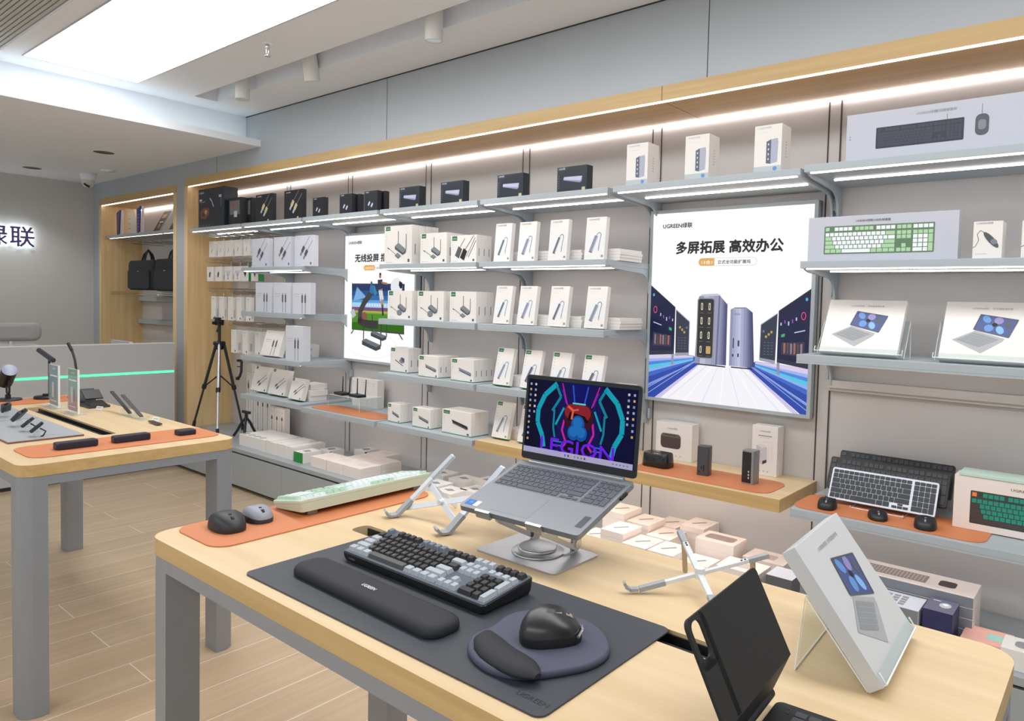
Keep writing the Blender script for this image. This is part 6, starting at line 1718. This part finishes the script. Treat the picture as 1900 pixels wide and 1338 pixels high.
MB(TM(-.012, 0, .13, 0, 0, 52)).lathe([(0, .0635), (.031, .0635), (.036, .062)], mat('lamp_face', '8d93a8', .3, noise=.05, nscale=200), n=28).build('face', t)
t = thing('flexible_lamp', 'thin black gooseneck lamp rising behind the clear sign holders', 'lamp', TM(-4.70, 1.45, z1 + .003), 'black lamps on the left table')
MB().lathe([(0, 0), (.045, 0), (.043, .006), (.012, .03), (0, .032)], BLACK).build('base', t)
MB().tube([(0, 0, .02), (.005, 0, .09), (-.004, 0, .165), (-.022, 0, .21), (-.05, 0, .245), (-.085, 0, .275), (-.118, 0, .295)], .0065, BLACK, 8).build('gooseneck', t)
MB().tube([(-.072, 0, .264), (-.13, 0, .30)], .009, BLACK, 8).build('lamp_head', t)
for i, (x, c1, c2, c3, lb) in enumerate(((-4.395, '1f6e58', '2f6f8c', '55707c', 'clear sign holder with a green and blue card on the left table'), (-4.115, '257a3c', '6d8f8a', 'a86a62', 'clear sign holder with a green and pink card on the left table'))):
    t = thing('sign_holder', lb, 'sign holder', TM(x, 1.255, z1), 'clear acrylic sign holders')
    MB().box(-.10, .10, -.035, .035, 0, .004, ACR).build('base', t)
    MB().box(-.071, .077, -.004, .004, .004, .222, ACR).build('plate', t)
    MB().box(.0735, .077, -.0042, .0042, .004, .222, ACR_E).build('polished_edge', t)
    m = MB(TM(0, -.0005, 0)).box(-.068, .07, 0, .001, .012, .218, mat('card_back', 'dfe4e0', .5))
    m.rect(-.068, .186, .07, .218, mat('card_' + c1, c1, .4)).txt('UGREEN', -.02, .197, .012, WINK, 2, 'l', 0, .045)
    m.rect(-.068, .09, .07, .186, mat('card_' + c2, c2, .4)).rect(-.068, .012, .07, .09, mat('card_' + c3, c3, .4))
    m.rrect(-.03, .05, .0, .13, .004, INKL, 2).rrect(.005, .06, .03, .12, .004, SLATE, 2).rect(-.055, .16, .05, .168, WINK, 2).rect(-.055, .03, .04, .034, WINK, 2)
    m.build('card', t)
t = thing('charging_stand', 'dark angled charging stand behind the clear sign holders', 'charger', TM(-4.345, 1.405, z1))
MB().box(-.05, .13, -.05, .05, 0, .012, DKM, .003).build('base', t)
MB(TM(-.045, 0, .012, 0, 0, -28)).box(-.004, .004, -.042, .042, 0, .078, DKM, .002).build('rear_panel', t)
MB(TM(-.008, 0, .08, 0, 0, 32)).box(.0, .075, -.042, .042, -.004, .004, BLACK, .002).build('charging_pad', t)
MB(TM(.075, 0, .012, 0, 0, 12)).box(-.03, .05, -.04, .04, .004, .014, BLACK, .002).build('phone_rest', t)
for x, y, lb in ((-4.13, 1.37, 'tiny white price card beside the charging stand'), (-3.60, 1.43, 'tiny white price card behind the slim stylus stands')):
    MB(TM(0, 0, 0, 20, -30)).box(-.022, .022, -.0006, .0006, 0.0006, .022, WHITE).rect(-.015, .012, .015, .015, INKG, 3).build('price_card', None, lb, 'price card', None, None, TM(x, y, z1 + .0008))
for i, (x0, z0, x1, zz1, lb) in enumerate(((-3.835, .915, -4.07, 1.0, 'left slim dark stylus leaning in a clear stand on the left table'), (-3.70, .925, -3.93, 1.006, 'right slim dark stylus leaning in a clear stand on the left table'))):
    t = thing('stylus', lb, 'stylus', TM(x0, 1.41, z1), 'slim dark styluses in clear stands')
    dx, dz = x1 - x0, zz1 - z0
    L_ = math.hypot(dx, dz); an_ = math.degrees(math.atan2(dz, -dx))
    MB(TM(0, 0, .012, 0, 0, an_)).box(-L_, 0, -.008, .008, 0, .007, mat('stylus_dark_%d' % i, ('26262b', '3a3736')[i], .35), .0015).build('body', t)
    MB().prism([(.035, 0), (-.05, .0), (-.065, .03), (-.062, .03), (-.03, .004), (.031, .004), (.033, .02), (.036, .02)], -.022, .022, ACR, 'y').build('clear_stand', t)
MB(TM(-3.535, 1.405, z1 + .004, -4, 0, 0)).box(-.06, .06, -.012, .012, 0, .006, mat('dark_bronze', '3a332c', .35), .002).build('slim_remote', None, 'slim dark stick lying in front of the leaning styluses on the left table', 'remote')
# ---------------------------------------------------------------- office chair behind the reception desk
MESHG = mat('chair_mesh_grey', 'a3a29f', .75, noise=.12, nscale=400, bump=.3); CHW = mat('chair_white', 'dcdcda', .4)
t = thing('office_chair', 'pale grey mesh office chair with a padded headrest behind the reception desk', 'chair', TM(-7.40, 1.80, 0))
def pillow(m, w, h, d, mt_, cz, x0):
    rings = []
    for s_, dx in ((.55, d * .5), (.85, d * .42), (.97, d * .25), (1, 0), (.97, -d * .25), (.85, -d * .42), (.55, -d * .5)):
        rings.append([(x0 + dx + .018 * (1 - abs(y) / w * 2), y * s_, cz + z * s_ + .012 * math.cos(y / w * 6.28) * -1 * (1 if z > 0 else -.6)) for y, z in rr(w, h, h * .46, 6)])
    m.loft(rings, mt_)
    return m
pillow(MB(), .45, .145, .09, MESHG, 1.155, 0).build('headrest', t)
MB().box(-.012, .03, -.012, .012, 1.0, 1.13, CHW, .004).build('headrest_post', t)
m = MB().loft([[(x, y * 1.0, .78 + z) for y, z in rr(.58, .54, .16, 6)] for x in (-.012, .012)], MESHG, True, False)
m.build('backrest', t)
MB().ring([(y, .78 + z) for y, z in rr(.60, .56, .17, 6)], [(y, .78 + z) for y, z in rr(.565, .525, .155, 6)], -.02, .02, CHW, 'x').build('back_frame', t)
MB().loft([[(.27 + x, y, z) for x, y in rr(.5, .52, .1, 4)] for z in (.44, .50)], MESHG, True, False).build('seat', t)
MB().cyl((.25, 0, .09), (.25, 0, .44), .03, None, CHW, 14).build('gas_lift', t)
MB().tube([(.0, 0, .60), (.02, 0, .46), (.25, 0, .42)], .02, CHW, 8).build('back_support', t)
for k in range(5):
    a = R(72 * k)
    MB().tube([(.25, 0, .10), (.25 + .3 * cos(a), .3 * sin(a), .07)], .018, CHW, 8).cyl((.25 + .3 * cos(a), .3 * sin(a) - .012, .03), (.25 + .3 * cos(a), .3 * sin(a) + .012, .03), .0295, None, BLACK, 14).build('leg', t)
for s_ in (-1, 1):
    MB().tube([(.1, s_ * .29, .47), (.12, s_ * .31, .62), (.13, s_ * .31, .67)], .014, CHW, 8).box(.0, .25, s_ * .31 - .04, s_ * .31 + .04, .67, .69, MESHG, .006).build('armrest', t)
